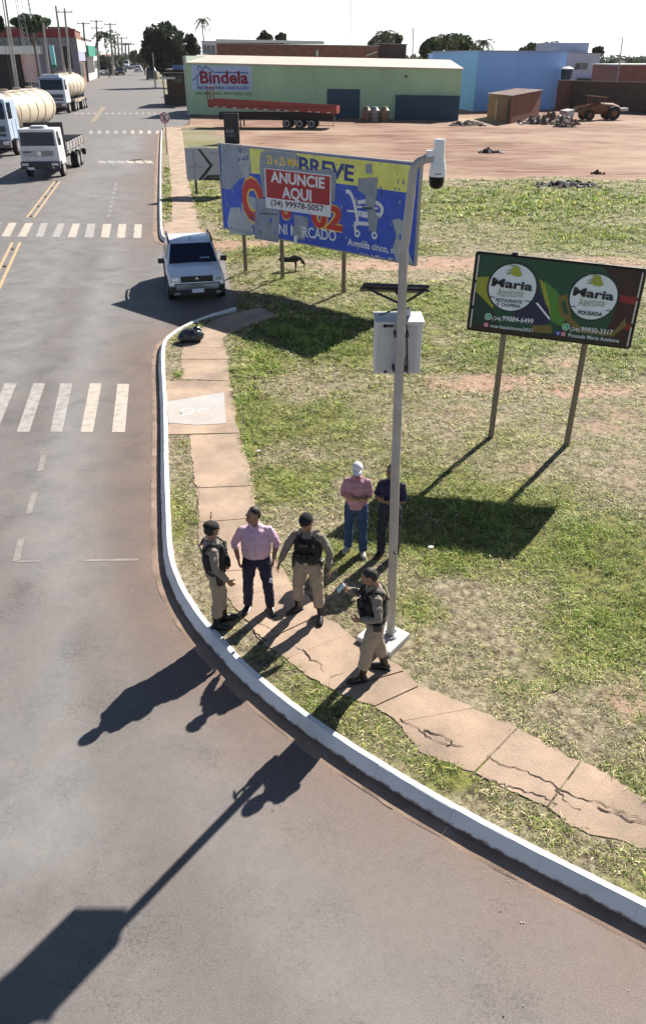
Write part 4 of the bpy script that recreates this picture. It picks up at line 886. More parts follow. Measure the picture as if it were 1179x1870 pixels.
    line([(718,312),(735,305),(760,350),(775,420),(785,480),(770,500)], .06); line([(785,372),(840,362),(900,372),(930,410),(905,460),(790,440)], .06, 5, 2); line([(725,418),(780,424),(905,436)], .03, 5, 3); line([(765,490),(830,490),(890,505)], .06, 5, 4); line([(770,500),(772,545),(790,560)], .05, 5, 5); line([(780,395),(900,405)], .03, 5, 6)
    for p in ((783,547), (880,558)): f.circ(m, c([p])[0], .12, 5, y-.009); f.circ(m, c([p])[0], .05, 0, y-.0105)
    P([(790,235),(895,230),(895,330),(880,400),(900,470),(890,540),(850,530),(840,430),(830,330),(785,300)], 2, 10); P([(830,155),(865,150),(868,210),(830,205)], 2, 3); P([(810,395),(870,400),(868,412),(808,408)], 7, 11)
    P([(980,470),(1020,462),(1048,480),(1040,560),(1070,640),(1105,735),(1000,700),(985,620),(1005,560)], 3, 5)
    rr = random.Random(4)
    for i in range(110):      # peeling flecks
        cx, cz = rr.uniform(ul+.1, ur-.1), rr.uniform(zb+.05, zt-.05); s_ = rr.uniform(.015, .07); q = [(cx+math.cos(a)*s_*rr.uniform(.3,1), y-.0095-i*.00002, cz+math.sin(a)*s_*rr.uniform(.4,2.2)) for a in (0,1.1,2.1,3.2,4.2,5.2)]
        m.add(q, [tuple(range(6))], rr.choice([2,2,3,7,0]))
    f.text(m, 'NI', *c([(110,140),(165,130),(112,115)]), 8, y-.006, .01)
    m.build('printed_face', mats, t)
    n = MB(); fr = [(260,175),(637,218),(635,455),(268,400)]
    yn = -.024
    uv = [f.uv(*p) for p in c(fr)]; n.prism([(u, yn, z) for u, z in uv], (0,.006,0), 0)
    f.poly(n, c([(266,181),(632,224),(628,388),(272,342)]), 1, yn-.0015)
    f.text(n, 'ANUNCIE', *c([(296,252),(600,292),(298,194)]), 2, yn-.003, .03); f.text(n, 'AQUI', *c([(360,342),(526,364),(362,282)]), 2, yn-.003, .03); f.text(n, '(34) 99978-5057', *c([(297,386),(596,422),(298,355)]), 3, yn-.003, .022)
    n.build('pasted_notice', [WH, pcol('notice red', 168, 34, 42), WH, pcol('notice maroon', 70, 26, 34)], t)
    m = MB()
    for z in (zb-.02, zt+.02): m.box(((ul+ur)/2, .03, z), (ur-ul+.1, .09, .05))
    for x in (ul-.03, ur+.03): m.box((x, .03, (zb+zt)/2), (.06, .11, zt-zb+.08))
    m.build('frame', M('grey metal frame', (.33,.33,.35), .5, .3), t)
    for p in ((432,497),(523,507),(624,536),(737,566)):
        u = f.uv(*p)[0]; x = (G(*p, LZ)-f.o).dot(f.d) if p[0] != 737 else None
        if x is None: x = f.uv(737,470)[0]
        mm = MB(); mm.box((x, .12, (zt+LZ)/2-.15), (.11, .11, zt-LZ+.4)); mm.build('post', WOOD, t, bevel=.01)
    return t
billboard()

# ---------------------------------------------------------------- green and red restaurant sign
def rest_sign():
    a, b = G(895, 800, LZ), G(1033, 815, LZ); d = (b-a).normalized()
    f = Fac((a-d*1).xy, (b+d*2).xy); t = thing('roadside_sign', 'green and dark red sign with two round white logos on two posts', 'sign board', (f.o.x, f.o.y, 0), f.ang)
    C = [Vector((*f.uv(*p),)) for p in ((854,599),(1147,634),(1178,492),(871,459.5))]
    print('sign', C)
    c = lambda L: [(850+x/3.5836, 440+q/3.5836) for x, q in L]
    y = -.06
    BK = pcol('sign black', 14, 16, 18, .5); G1 = pcol('deep green print', 14, 72, 54); G2 = pcol('dark green print', 8, 52, 40); YL = pcol('olive yellow print', 150, 154, 50); LG = pcol('light green print', 70, 130, 50); NV = pcol('navy print', 22, 26, 74); MR = pcol('dark maroon print', 46, 22, 28); RE = pcol('red print', 128, 34, 40); GD = pcol('gold print', 112, 100, 52); WH = pcol('logo white', 214, 226, 238); IN = pcol('logo ink', 14, 18, 28); OL = pcol('logo olive', 150, 165, 60); GY = pcol('logo grey', 150, 160, 140); WG = pcol('badge green', 40, 170, 110); PK = pcol('badge pink', 200, 70, 120); FB = pcol('badge blue', 40, 80, 190); HB = pcol('halo dark', 10, 40, 44); BR = pcol('dark brown print', 38, 30, 26)
    mats = [BK, G1, G2, YL, LG, NV, MR, RE, GD, WH, IN, OL, GY, WG, PK, FB, HB, BR]
    bk = MB(); q = [(p.x, y+.004, p.y) for p in C]; bk.prism(q, (0, .055, 0)); bk.build('panel', BK, t)
    m = MB(); m.add([(p.x, y, p.y) for p in [C[0].lerp(C[2], .012), C[1].lerp(C[3], .012), C[2].lerp(C[0], .012), C[3].lerp(C[1], .012)]], [(0,1,2,3)], 1)
    k = [0]
    def P(L, mm): k[0] += 1; f.poly(m, c(L), mm, y-.0006*k[0])
    P([(90,75),(520,118),(560,200),(640,330),(600,560),(500,640),(25,575),(60,320)], 1)
    P([(60,320),(160,400),(210,500),(230,585),(25,565),(28,540)], 2); P([(75,232),(150,228),(190,300),(180,440),(62,318)], 3)
    P([(480,240),(530,290),(545,380),(600,470),(560,500),(520,400)], 3); P([(510,250),(600,330),(650,420),(640,560),(560,520),(545,390)], 4)
    P([(470,300),(545,450),(550,520),(500,550),(360,530),(300,460)], 5); P([(455,400),(470,398),(552,500),(545,512)], 9); P([(430,545),(560,545),(560,600),(440,590)], 8)
    P([(900,170),(1168,192),(1140,330),(1110,470),(1085,560),(1060,692),(880,660),(960,480),(1010,340)], 6); P([(1010,345),(1120,365),(1105,415),(1000,390)], 7); P([(1010,520),(1085,545),(1078,585),(1000,560)], 7)
    P([(930,190),(1100,235),(1150,260),(1148,285),(1060,250),(950,215)], 17)
    P([(600,360),(660,340),(690,500),(760,560),(960,590),(1040,500),(1045,545),(960,620),(720,590),(610,470)], 8); P([(620,400),(650,380),(670,470),(640,470)], 1)
    P([(25,568),(260,600),(560,632),(1062,692),(1066,668),(560,604),(28,540)], 17)
    for cx, cy in ((304,300),(832,362)):
        k[0] += 1; f.circ(m, c([(cx,cy)])[0], f.uv(*c([(cx+168,cy)])[0])[0]-f.uv(*c([(cx,cy)])[0])[0], 16, y-.0006*k[0], 40)
        k[0] += 1; f.circ(m, c([(cx,cy)])[0], f.uv(*c([(cx+156,cy)])[0])[0]-f.uv(*c([(cx,cy)])[0])[0], 9, y-.0006*k[0], 40)
    for ox, oy in ((0,0),(528,62)):
        o = lambda L: [(x+ox, q+oy) for x, q in L]
        T = lambda s, a_, b_, tp, mm, bo=0, sh=0: f.text(m, s, *c(o([a_, b_, tp])), mm, y-.027, bo, sh)
        T('Maria', (168,285), (432,320), (172,232), 10, .03); T('Azeitona', (205,355), (375,362), (207,300), 12, .0)
        k[0] = 36
        for L in ([(258,152),(300,148),(352,162),(300,158)], [(345,160),(372,222),(362,224),(345,190)], [(258,190),(320,175),(328,182),(300,192)], [(262,205),(310,190),(300,212),(275,215)]): P(o(L), 12)
        e = c(o([(326,190)]))[0]; f.circ(m, e, .085, 11, y-.027, 14, .10); e = c(o([(345,212)]))[0]; f.circ(m, e, .05, 11, y-.0275, 10)
        P(o([(160,355),(190,360),(190,366),(160,361)]), 10); P(o([(385,382),(422,386),(422,392),(385,388)]), 10)
    T = lambda s, a_, b_, tp, mm, bo=0: f.text(m, s, *c([a_, b_, tp]), mm, y-.027, bo)
    T('RESTAURANTE', (196,387), (366,404), (197,366), 10, .015); T('E  CHOPERIA', (204,415), (356,432), (205,395), 10, .015); T('POUSADA', (730,470), (888,486), (732,446), 10, .03)
    T('(34)', (174,508), (230,514), (176,484), 9, .005); T('99884-6499', (238,512), (438,534), (240,480), 9, .012); T('mariaazeitona2021', (162,556), (436,588), (163,534), 9, .008)
    T('(34)', (680,578), (740,584), (682,554), 9, .005); T('99930-3317', (748,584), (955,606), (750,552), 9, .012); T('Pousada Maria Azeitona', (667,618), (998,656), (668,594), 9, .008)
    for (x, q), mm in (((148,487),9),((653,554),9)):
        f.circ(m, c([(x,q)])[0], .068, mm, y-.026, 18); f.circ(m, c([(x,q)])[0], .054, 13, y-.0275, 18)
        pa = c([(x-6,q-8),(x-2,q-6),(x-1,q+1),(x+6,q+6),(x+4,q+10),(x-4,q+6),(x-8,q-2)]); f.poly(m, pa, 9, y-.029)
    for (x, q), mm in (((134,540),14),((636,600),14),((600,595),15)):
        f.poly(m, c([(x-15,q-15),(x+15,q-13),(x+15,q+15),(x-15,q+13)]), mm, y-.026)
        if mm == 14: u = f.uv(*c([(x,q)])[0]); m.ring((u[0], y-.028, u[1]), .032, .010, m=9)
        else: f.text(m, 'f', *c([(x-4,q+10),(x+7,q+11),(x-4,q-9)]), 9, y-.028, .03)
    m.build('printed_face', mats, t)
    m = MB()
    for i in range(4):
        p, q2 = C[i], C[(i+1) % 4]; m.cyl((p.x, y+.015, p.y), (q2.x, y+.015, q2.y), .028, n=6)
    m.build('frame', BK, t)
    for p, q2 in ((C[0], C[3]), (C[1], C[2])):
        m = MB()
        for s0, s1 in ((.03,.28),(.33,.62),(.66,.97)): a_ = p.lerp(q2, s0); b_ = p.lerp(q2, s1); s_ = .045 if p is C[0] else -.045; m.add([(a_.x+s_-.014, y-.03, a_.y), (a_.x+s_+.014, y-.03, a_.y), (b_.x+s_+.014, y-.03, b_.y), (b_.x+s_-.014, y-.03, b_.y)], [(0,1,2,3)])
        m.build('edge_strip', pcol('bare edge strip', 190, 190, 188), t)
    PO = M('olive timber post', (.23,.19,.13), .85, var=.3, vs=5, stretch=(6,6,.5), bump=.3)
    for p, tp in (((895,800),(940,470)),((1033,815),(1100,490))):
        u = f.uv(*p)[0]; MB().cyl((u, .05, LZ-.3), (u, .05, f.uv(*tp)[1]), .062, .058, 10).build('post', PO, t, smooth=50)
        MB().box((u+.02, -.0, f.uv(*tp)[1]+.05), (.12,.06,.09)).build('bracket', DKMET, t)
    return t
rest_sign()

# ---------------------------------------------------------------- grey arrow sign and dark totem
def arrow_sign():
    p = G(359, 355, LZ); f = Fac((p.x, p.y), (p.x+1, p.y-.12)); t = thing('arrow_sign', 'grey sign with a black chevron pointing right, left of the billboard', 'direction sign', (f.o.x, f.o.y, 0), f.ang)
    u0, z0 = f.uv(342, 328); u1, _ = f.uv(440, 330); z1 = f.uv(342, 270)[1]
    MB().box(((u0+u1)/2, 0, (z0+z1)/2), (u1-u0, .05, z1-z0)).build('panel', pcol('grey sign face', 168, 172, 180, .6), t)
    c = lambda L: [(240+x/5.895, 200+q/5.895) for x, q in L]; m = MB(); y = -.028
    f.poly(m, c([(712,425),(742,425),(880,602),(760,760),(722,757),(842,602)]), 0, y); f.poly(m, c([(820,705),(1010,702),(1010,765),(770,758)]), 0, y-.002)
    f.text(m, 'PARA SUA', *c([(850,475),(940,478),(852,455)]), 1, y, .0); f.text(m, 'HOTEL', *c([(622,622),(770,630),(624,598)]), 1, y, .0); f.poly(m, c([(690,590),(698,560),(706,590)]), 1, y); f.poly(m, c([(850,725),(940,725),(940,735),(850,735)]), 1, y-.003)
    m.build('printed_face', [BLACKP, pcol('grey sign print', 105, 108, 116, .6)], t)
    MB().cyl((0,.04,LZ-.2), (0,.04,z1-.1), .07, n=8).build('post', DKMET, t, smooth=50)
    MB().box((u0+.9, .04, z1+.06), (1.2,.06,.06)).build('top_bar', pcol('white bar', 220, 220, 215), t)
arrow_sign()
def totem():
    p = G(424, 262, LZ); f = Fac((p.x, p.y), (p.x+1, p.y-.1)); t = thing('totem_sign', 'narrow dark upright sign standing on the dirt behind the billboard', 'sign board', (f.o.x, f.o.y, 0), f.ang)
    u0, z0 = f.uv(411, 256); u1, z1 = f.uv(435, 207)
    MB().box(((u0+u1)/2, 0, (LZ+z1)/2), (u1-u0, .35, z1-LZ)).build('body', pcol('dark sign shell', 34, 36, 44, .6), t, bevel=.03)
    m = MB(); f.text(m, 'BAR', (414,243),(428,243),(414,236), 0, -.18, .01); f.text(m, 'E GRILL', (414,249),(430,249),(414,245.5), 0, -.18, .0); m.build('lettering', pcol('grey letter', 130, 140, 150), t)
totem()
def no_sign():
    p = G(305.5, 281, LZ); f = Fac((p.x, p.y), (p.x+1, p.y-.15)); t = thing('traffic_sign', 'small round red-ringed traffic sign on a thin post by the far kerb', 'road sign', (f.o.x, f.o.y, 0), f.ang)
    u, z = f.uv(301, 215); r = .42
    MB().cyl((0,.0,LZ-.2), (u,.0,z+.3), .045, n=8).build('post', M('sign post grey', (.16,.15,.15), .6), t, smooth=50)
    MB().cyl((u,-.03,z), (u,-.06,z), r, n=24).build('disc', pcol('sign white', 205, 200, 205), t); m = MB(); m.ring((u,-.063,z), r, .09, n=28); b_ = MB(); m.box((u,-.064,z), (.09,.004,.66), rot=Matrix.Rotation(R(-45), 3, 'Y')); m.build('red_ring', pcol('sign red', 160, 60, 70), t)
    m = MB(); text_into(m, 'E', (u-.13, z-.2), (u+.13, z-.2), .4, y=-.062, bold=.03); m.build('letter', BLACKP, t)
no_sign()

# ---------------------------------------------------------------- vehicles
def wheel(parent, c, r, w, side, hub=RIM):
    """side: +1 outer face towards +x, -1 towards -x"""
    c = V(*c); m = MB(); m.cyl(c+V(-w/2,0,0), c+V(w/2,0,0), r, n=22); o = m.build('wheel', RUBBER, parent, bevel=.02, smooth=40)
    m = MB(); x = c+V(side*(w/2+.006),0,0); m.cyl(c+V(side*w*.3,0,0), x, r*.62, n=18)
    m.build('rim', hub, o, smooth=40); return o
def shell(st, name, m, parent, smooth=38, closed=True):
    """body shell from cross sections: list of (y, [(x,z) half outline from bottom centre to top centre])"""
    mb = MB(); vs = []; n = None
    for y, half in st:
        full = [(x, z) for x, z in half] + [(-x, z) for x, z in reversed(half) if abs(x) > 1e-6]; n = len(full); vs += [(x, y, z) for x, z in full]
    fs = [(i*n+j, i*n+(j+1) % n, (i+1)*n+(j+1) % n, (i+1)*n+j) for i in range(len(st)-1) for j in range(n)]
    fs += [tuple(range(n-1, -1, -1)), tuple(range((len(st)-1)*n, len(st)*n))]
    mb.add(vs, fs); o = mb.build(name, m, parent, smooth=smooth); bm = bmesh.new(); bm.from_mesh(o.data); bmesh.ops.recalc_face_normals(bm, faces=bm.faces); bm.to_mesh(o.data); bm.free(); return o
def car(label, loc, rot, paint, L=4.3, W=1.8, H=1.62, suv=False, detail=1, group=None, name='parked_car', cat='car'):
    """front towards -y"""
    t = thing(name, label, cat, loc, rot, group); h = W/2; f = -L/2; b = L/2; zb = .62*H   # belt
    z0 = .24 if suv else .18; hz = .60*H if suv else .55*H
    def sec(y, w, zt, cr=.03, lo=z0): return (y, [(0,lo),(w*.86,lo),(w*.97,lo+.10),(w,lo+.30),(w,zt-.22),(w*.975,zt-.06),(w*.90,zt),(w*.5,zt+cr),(0,zt+cr*1.3)])
    S = [sec(f, h*.80, hz*.62, .01, z0+.12), sec(f+.05, h*.88, hz*.80, .01, z0+.03), sec(f+.16, h*.95, hz*.93, .02), sec(f+.45, h*.99, hz*.985, .04), sec(f+1.15, h, hz*1.04, .045), sec(f+1.5, h, zb*1.02, .02), sec(0, h, zb*1.03, .0), sec(b-.9, h, zb*1.06, .0), sec(b-.25, h*.98, zb*1.08, .0), sec(b-.05, h*.93, zb*1.0, .0), sec(b, h*.85, zb*.7, .0, z0+.1)]
    body = shell(S, 'body', paint, t)
    # cabin
    wf, rf, rb, wb = f+1.18, f+1.95, b-(.38 if suv else .75), b-(.08 if suv else .22)
    def cs(y, z, w): return V(w, y, z), V(-w, y, z)
    rw = h*(.81 if suv else .74); bw = h*(.96 if suv else .90); zt = H
    lo = [cs(wf, zb*1.02, bw*.97), cs(wb, zb*1.08, bw*.97)]; hi = [cs(rf, zt-.05, rw*.97), cs(rb, zt-.07, rw*.95)]; mid = cs((rf+rb)/2, zt, rw)
    m = MB(); m.add([lo[0][0], lo[0][1], lo[1][1], lo[1][0], hi[0][0], hi[0][1], hi[1][1], hi[1][0], mid[0], mid[1]],
        [(0,1,5,4),(2,3,7,6),(1,2,6,9,5),(3,0,4,8,7),(4,5,9,8),(8,9,6,7)]); o = m.build('roof', paint, t, bevel=.05, smooth=50)
    def pane(nm, q, k=.0, off=.012, inset=.08, par=body):
        q = [V(*p) for p in q]; c_ = sum(q, V(0,0,0))/4; n = (q[1]-q[0]).cross(q[3]-q[0]).normalized()
        if n.dot(c_-V(0,0,.8)) < 0: n = -n
        q = [p.lerp(c_, inset)+n*off for p in q]; mm = MB(); mm.prism(q, n*.006); return mm.build(nm, GLASS, par)
    pane('windscreen', [lo[0][1], lo[0][0], hi[0][0], hi[0][1]], inset=.07); pane('rear_window', [lo[1][0], lo[1][1], hi[1][1], hi[1][0]], inset=.12)
    for s in (0, 1):
        A, B, C_, D = lo[0][s], lo[1][s], hi[1][s], hi[0][s]
        for t0, t1, nm in ((.20,.50,'side_window'),(.52,.78,'side_window'),(.80,.93,'side_window')):
            if not detail and t0 > .6: continue
            pane(nm, [A.lerp(B,t0+.0), A.lerp(B,t1), D.lerp(C_,(t1-.12)*1.1 if t1 < .9 else .93), D.lerp(C_,max(.02,(t0-.16)*1.05))], inset=.06, off=.016)
    r = .345 if suv else .31
    for y in (f+.82, b-.78):
        for s in (-1, 1):
            MB().cyl((s*(h-.20), y, r+.02), (s*(h+.012), y, r+.02), r+.075, n=20).build('wheel_arch', BLACKP, t, smooth=40)
            wheel(t, (s*(h-.085), y, r), r, .22, s)
    # face
    MB().box((0, f-(.05 if suv else .005), z0+(.12 if suv else .18)), (W*(.76 if suv else .80), .12, .19 if suv else .13)).build('bumper', BLACKP, t, bevel=.02)
    g = MB().box((0, f+.03, hz*.80), (W*(.58 if suv else .50), .08, .19 if suv else .1)).build('grille', BLACKP, t, bevel=.015)
    if suv:
        m = MB()
        for z in (-.05, 0, .05): m.box((0, f-.012, hz*.80+z), (W*.46, .012, .012))
        m.build('grille_slats', M('dark chrome', (.12,.12,.13), .3, .8), g)
        m = MB(); y = f-.03; m.add([(0,y,hz*.8+.085),(.06,y,hz*.8),(0,y,hz*.8-.085),(-.06,y,hz*.8),(0,y-.005,hz*.8+.05),(.032,y-.005,hz*.8),(0,y-.005,hz*.8-.05),(-.032,y-.005,hz*.8)], [(0,1,5,4),(1,2,6,5),(2,3,7,6),(3,0,4,7)]); m.build('badge', CHROME, g)
    for s in (-1, 1):
        hl = MB().box((s*W*.375, f+.08, hz*.81), (W*.21, .16, .18), rot=Matrix.Rotation(s*.28, 3, 'Z')).build('headlight', LAMPG, t, bevel=.03)
        if suv:
            for k_ in (-.05, .045): MB().cyl((s*W*.375+k_, f-.012, hz*.81), (s*W*.375+k_, f-.03, hz*.81), .05, n=12).build('lamp_lens', M('lamp lens', (.8,.85,.9), .1, .6), hl, smooth=40)
            MB().box((s*W*.36, f-.10, z0+.12), (.20,.05,.08)).build('fog_lamp', CHROME, t, bevel=.01); MB().box((s*W*.43, f+.03, z0+.20), (.20,.16,.26)).build('bumper_trim', BLACKP, t, bevel=.02)
        mr = MB(); mr.box((s*(h+.13), f+1.48, zb*1.10), (.22,.12,.16)); mr.cyl((s*(h-.02), f+1.5, zb*1.05), (s*(h+.1), f+1.48, zb*1.08), .025); mr.build('mirror', BLACKP if suv else paint, t, bevel=.03)
        MB().box((s*W*.43, b-.06, zb*.95), (.12,.10,.30)).build('tail_light', M('tail lamp', (.25,.01,.01), .25), t, bevel=.02)
    MB().box((0, f-(.115 if suv else .06), z0+.20), (.40,.03,.13)).build('number_plate', pcol('plate white', 215, 222, 235), t)
    if suv:
        for s in (-1, 1):
            m = MB(); x = s*(rw-.02); m.tube([(x, rf+.05, zt-.05), (x, rf+.14, zt+.05), (x, (rf+rb)/2, zt+.08), (x, rb-.22, zt+.05), (x, rb-.12, zt-.05)], .035, 8); m.build('roof_rail', BLACKP, t, smooth=60)
        MB().cyl((0, rf+.1, zt-.02), (0, rf+.22, zt+.14), .008).build('aerial', BLACKP, t)
        MB().box((0, f+.0, z0+.05), (W*.55,.12,.06)).build('skid_plate', M('skid grey', (.3,.3,.31), .5), t, bevel=.01)
        MB().box((.42, wf+.16, zb+.14), (.34,.02,.12), rot=Matrix.Rotation(R(-38), 3, 'X')).build('dashboard_paper', pcol('dashboard paper', 140, 165, 190), t)
        for s in (-1, 1):
            m = MB()
            for y0 in (f+1.62, f+2.62): m.box((s*(h+.002), y0, .78), (.012,.012,.62)); 
            m.box((s*(h+.004), -.0, .36), (.02, L*.50, .14)); m.build('door_trim', BLACKP, t)
            for y0 in (f+2.45, f+3.25): MB().box((s*(h+.012), y0, .86), (.03,.16,.03)).build('door_handle', paint, t, bevel=.008)
    return t
SILV = M('pearl white car paint', (.74,.79,.86), .22, .15, var=.03, spec=.6)
p = G(358, 548); car('white off-road car with black roof rails parked at the kerb opening', (p.x-.33, p.y+1.75, 0), R(13), SILV, 4.20, 1.92, 1.64, True)

def cab(t, W, zf, H, y0, L, paint, wind=.42, slope=.12, nose=None):
    """flat-fronted truck cab, front at y0, floor zf, top H"""
    h = W/2; m = MB(); m.hexa([(-h,y0,zf),(h,y0,zf),(h,y0+L,zf),(-h,y0+L,zf),(-h*.93,y0+slope,H),(h*.93,y0+slope,H),(h*.95,y0+L,H),(-h*.95,y0+L,H)]); c_ = m.build('cab', paint, t, bevel=.07, smooth=50)
    zw0 = zf+(H-zf)*(1-wind-.08); zw1 = H-(H-zf)*.09
    fx = lambda z: y0+slope*(z-zf)/(H-zf); hw = lambda z: h*(1-.07*(z-zf)/(H-zf))*.90
    m = MB(); m.prism([(-hw(zw0),fx(zw0)-.012,zw0),(hw(zw0),fx(zw0)-.012,zw0),(hw(zw1),fx(zw1)-.012,zw1),(-hw(zw1),fx(zw1)-.012,zw1)], (0,.02,0)); m.build('windscreen', GLASS, c_)
    for s in (-1, 1):
        x = lambda z: s*(h*(1-.07*(z-zf)/(H-zf))+.006); m = MB(); m.prism([(x(zw0),y0+.35,zw0),(x(zw0),y0+L*.62,zw0),(x(zw1),y0+L*.62,zw1),(x(zw1),y0+.42,zw1)], (s*.006,0,0)); m.build('side_window', GLASS, c_)
        m = MB(); m.box((s*(h+.16), y0+.05, zw0+.25), (.12,.10,.42)); m.cyl((s*(h-.02), y0+.1, zw0+.45), (s*(h+.16), y0+.05, zw0+.42), .02); m.build('mirror', BLACKP, t, bevel=.02)
        m = MB(); m.box((s*(h+.003), y0+L*.34, (zf+zw0)/2), (.012,.02,(zw0-zf)*.9)); m.box((s*(h+.003), y0+L*.68, (zf+zw0)/2), (.012,.02,(zw0-zf)*.9)); m.build('door_seam', DKMET, c_)
    return c_, zw0
def truck_flat():
    f0 = G(83, 327); t = thing('flatbed_truck', 'white flatbed truck with open wooden-sided bed driving towards the camera', 'truck', (f0.x-.2, f0.y+.3, 0), R(5.5))
    WP = M('truck white', (.68,.68,.70), .35, var=.08); W = 2.45
    c_, zw = cab(t, W, .95, 2.85, 0, 2.0, WP, .42, .14)
    MB().box((0,1.0,2.92), (1.1,.9,.16), taper=(.8,.8)).build('roof_hatch', WP, t, bevel=.03); MB().box((0,.55,2.92), (.7,.05,.12)).build('hatch_grille', M('grey mesh', (.25,.25,.26), .7), t)
    g = MB().box((-.05,-.005,1.45), (1.9,.03,.34)).build('grille_panel', M('truck grey', (.45,.46,.48), .5), t)
    for z in (1.38,1.47,1.56): MB().box((.35,-.03,z), (.95,.02,.03)).build('grille_slat', BLACKP, g)
    MB().box((-.75,-.028,1.56), (.5,.02,.07)).build('grille_slat', BLACKP, g)
    MB().cyl((0,-.02,1.47), (0,-.045,1.47), .14, n=18).build('badge', CHROME, g, smooth=40)
    bp = MB().box((0,-.10,.80), (W*1.0,.30,.42)).build('bumper', M('black bumper', (.03,.03,.035), .5), t, bevel=.03)
    for s in (-1, 1):
        MB().box((s*.93,-.27,.86), (.42,.05,.17)).build('headlight', M('truck lamp', (.6,.62,.65), .15, .3), bp, bevel=.02)
        MB().box((s*.80,-.27,.66), (.16,.04,.08)).build('fog_lamp', M('truck lamp', (.6,.62,.65), .15, .3), bp, bevel=.01)
    MB().box((-.60,-.27,.62), (.40,.02,.14)).build('number_plate', pcol('plate white', 215, 222, 235), bp)
    for s in (-1, 1):
        MB().box((s*1.12,1.15,1.0), (.26,1.3,.45), taper=(1,.65)).build('mudguard', WP, t, bevel=.04)
        wheel(t, (s*1.06, 1.15, .50), .50, .28, s, M('steel hub', (.3,.28,.27), .6, .3)); 
        for y in (6.0, 7.25): wheel(t, (s*1.02, y, .50), .50, .5, s, M('steel hub', (.3,.28,.27), .6, .3))
    m = MB(); m.box((0,4.8,.80), (.9,8.0,.30)); m.build('chassis', DKMET, t)
    MB().box((0,2.30,2.1), (2.5,.10,2.0)).build('bed_headboard', M('black steel sheet', (.018,.017,.018), .6), t, bevel=.01)
    MB().box((0,5.6,1.28), (2.5,6.5,.12)).build('bed_floor', M('grey bed planks', (.16,.15,.145), .8, var=.2, vs=5, stretch=(3,.4,1)), t)
    SG = M('bed side boards', (.42,.40,.38), .7, var=.3, vs=3, col2=(.25,.2,.18))
    for s in (-1, 1):
        sd = MB()
        for z in (1.45,1.62,1.79): sd.box((s*1.25,5.6,z), (.04,6.5,.14))
        sb = sd.build('bed_side', SG, t)
        for k_ in range(7): MB().box((s*1.285,2.5+k_*1.03,1.60), (.04,.09,.56)).build('stake', M('stake grey', (.25,.24,.24), .6), sb)
        for k_ in range(4): MB().box((s*1.27,3.2+k_*1.4,1.24), (.05,.28,.16)).build('side_flap', M('pale flap', (.5,.49,.48), .6), sb)
        MB().box((s*1.15,8.75,.75), (.35,.05,.4)).build('mudflap', BLACKP, t)
    tg = MB().box((0,8.87,1.62), (2.5,.05,.5)).build('tailgate', SG, t); t.scale = (1.07,)*3
    return t
truck_flat()
def tanker(label, loc, rot, paint, blue, sc=1.0):
    t = thing('tanker_truck', label, 'tanker truck', loc, rot, 'tanker trucks parked on the left of the avenue'); W = 2.5
    c_, zw = cab(t, W, .9, 3.15, 0, 2.2, paint, .40, .22)
    MB().box((0,.9,3.25), (1.9,1.4,.30), taper=(.85,.6)).build('roof_fairing', paint, t, bevel=.05); MB().box((0,.62,3.36), (.6,.3,.06)).build('roof_hatch', BLACKP, t)
    MB().box((0,.10,3.0), (2.2,.25,.16)).build('sun_visor', M('visor', blue, .4), t, bevel=.03)
    g = MB().box((0,-.01,1.55), (2.0,.04,.32)).build('grille', M('grille dark', (.05,.06,.09), .5), t); MB().box((0,-.015,1.22), (2.0,.03,.14)).build('grille', M('grille dark', (.05,.06,.09), .5), t)
    bp = MB().box((0,-.05,.72), (2.45,.30,.40)).build('bumper', M('bumper maroon', (.16,.11,.11), .5), t, bevel=.04)
    for s in (-1, 1):
        MB().box((s*.98,-.21,.80), (.36,.05,.20)).build('headlight', LAMPG, bp, bevel=.02)
        wheel(t, (s*1.08,1.35,.5), .5, .3, s, M('steel hub', (.3,.28,.27), .6, .3))
        for y in (4.2, 5.5, 8.2, 9.4, 10.6): wheel(t, (s*1.02,y,.5), .5, .5, s, M('steel hub', (.3,.28,.27), .6, .3))
        m = MB(); m.box((s*1.2,7.1,.95), (.08,5.6,.30)); m.build('side_guard', M('guard cream', (.40,.33,.24), .7), t)
    MB().box((0,6.4,.95), (1.1,9.8,.3)).build('chassis', DKMET, t)
    TK = M('tank cream', (.62,.53,.40), .38, .15, var=.1, vs=1.2)
    m = MB(); m.loft([(0,2.55,2.25),(0,2.8,2.25),(0,11.5,2.25),(0,11.8,2.25)], [(1.05,.95),(1.22,1.12),(1.22,1.12),(1.05,.95)], (1,0,0), 32, cap=True); tk = m.build('tank', TK, t, smooth=50)
    for y in (3.1,5.0,6.9,8.8,11.0): m = MB(); m.loft([(0,y-.06,2.25),(0,y+.06,2.25)], [(1.25,1.15)]*2, (1,0,0), 32, cap=False); m.build('tank_band', M('band tan', (.38,.29,.20), .5, .2), tk, smooth=50)
    MB().box((0,7.1,3.40), (.55,7.6,.05)).build('catwalk', M('catwalk', (.5,.47,.42), .6), tk)
    for y in (4.2,7.0,9.8): MB().cyl((0,y,3.36), (0,y,3.56), .25, n=14).build('manhole', M('band tan', (.38,.29,.20), .5, .2), tk, smooth=40)
    t.scale = (sc,)*3; return t
q = G(-10, 287); tanker('cream tanker truck with dark blue cab front, cut by the photo edge', (q.x, q.y, 0), R(2.5), M('cab pale blue', (.40,.48,.58), .35, var=.06), (.10,.16,.28), 1.36)
q = G(102, 208); tanker('cream tanker truck with white cab parked in front of the brick shops', (q.x, q.y, 0), R(5), M('cab white', (.62,.66,.72), .35, var=.06), (.35,.45,.55), 1.5)

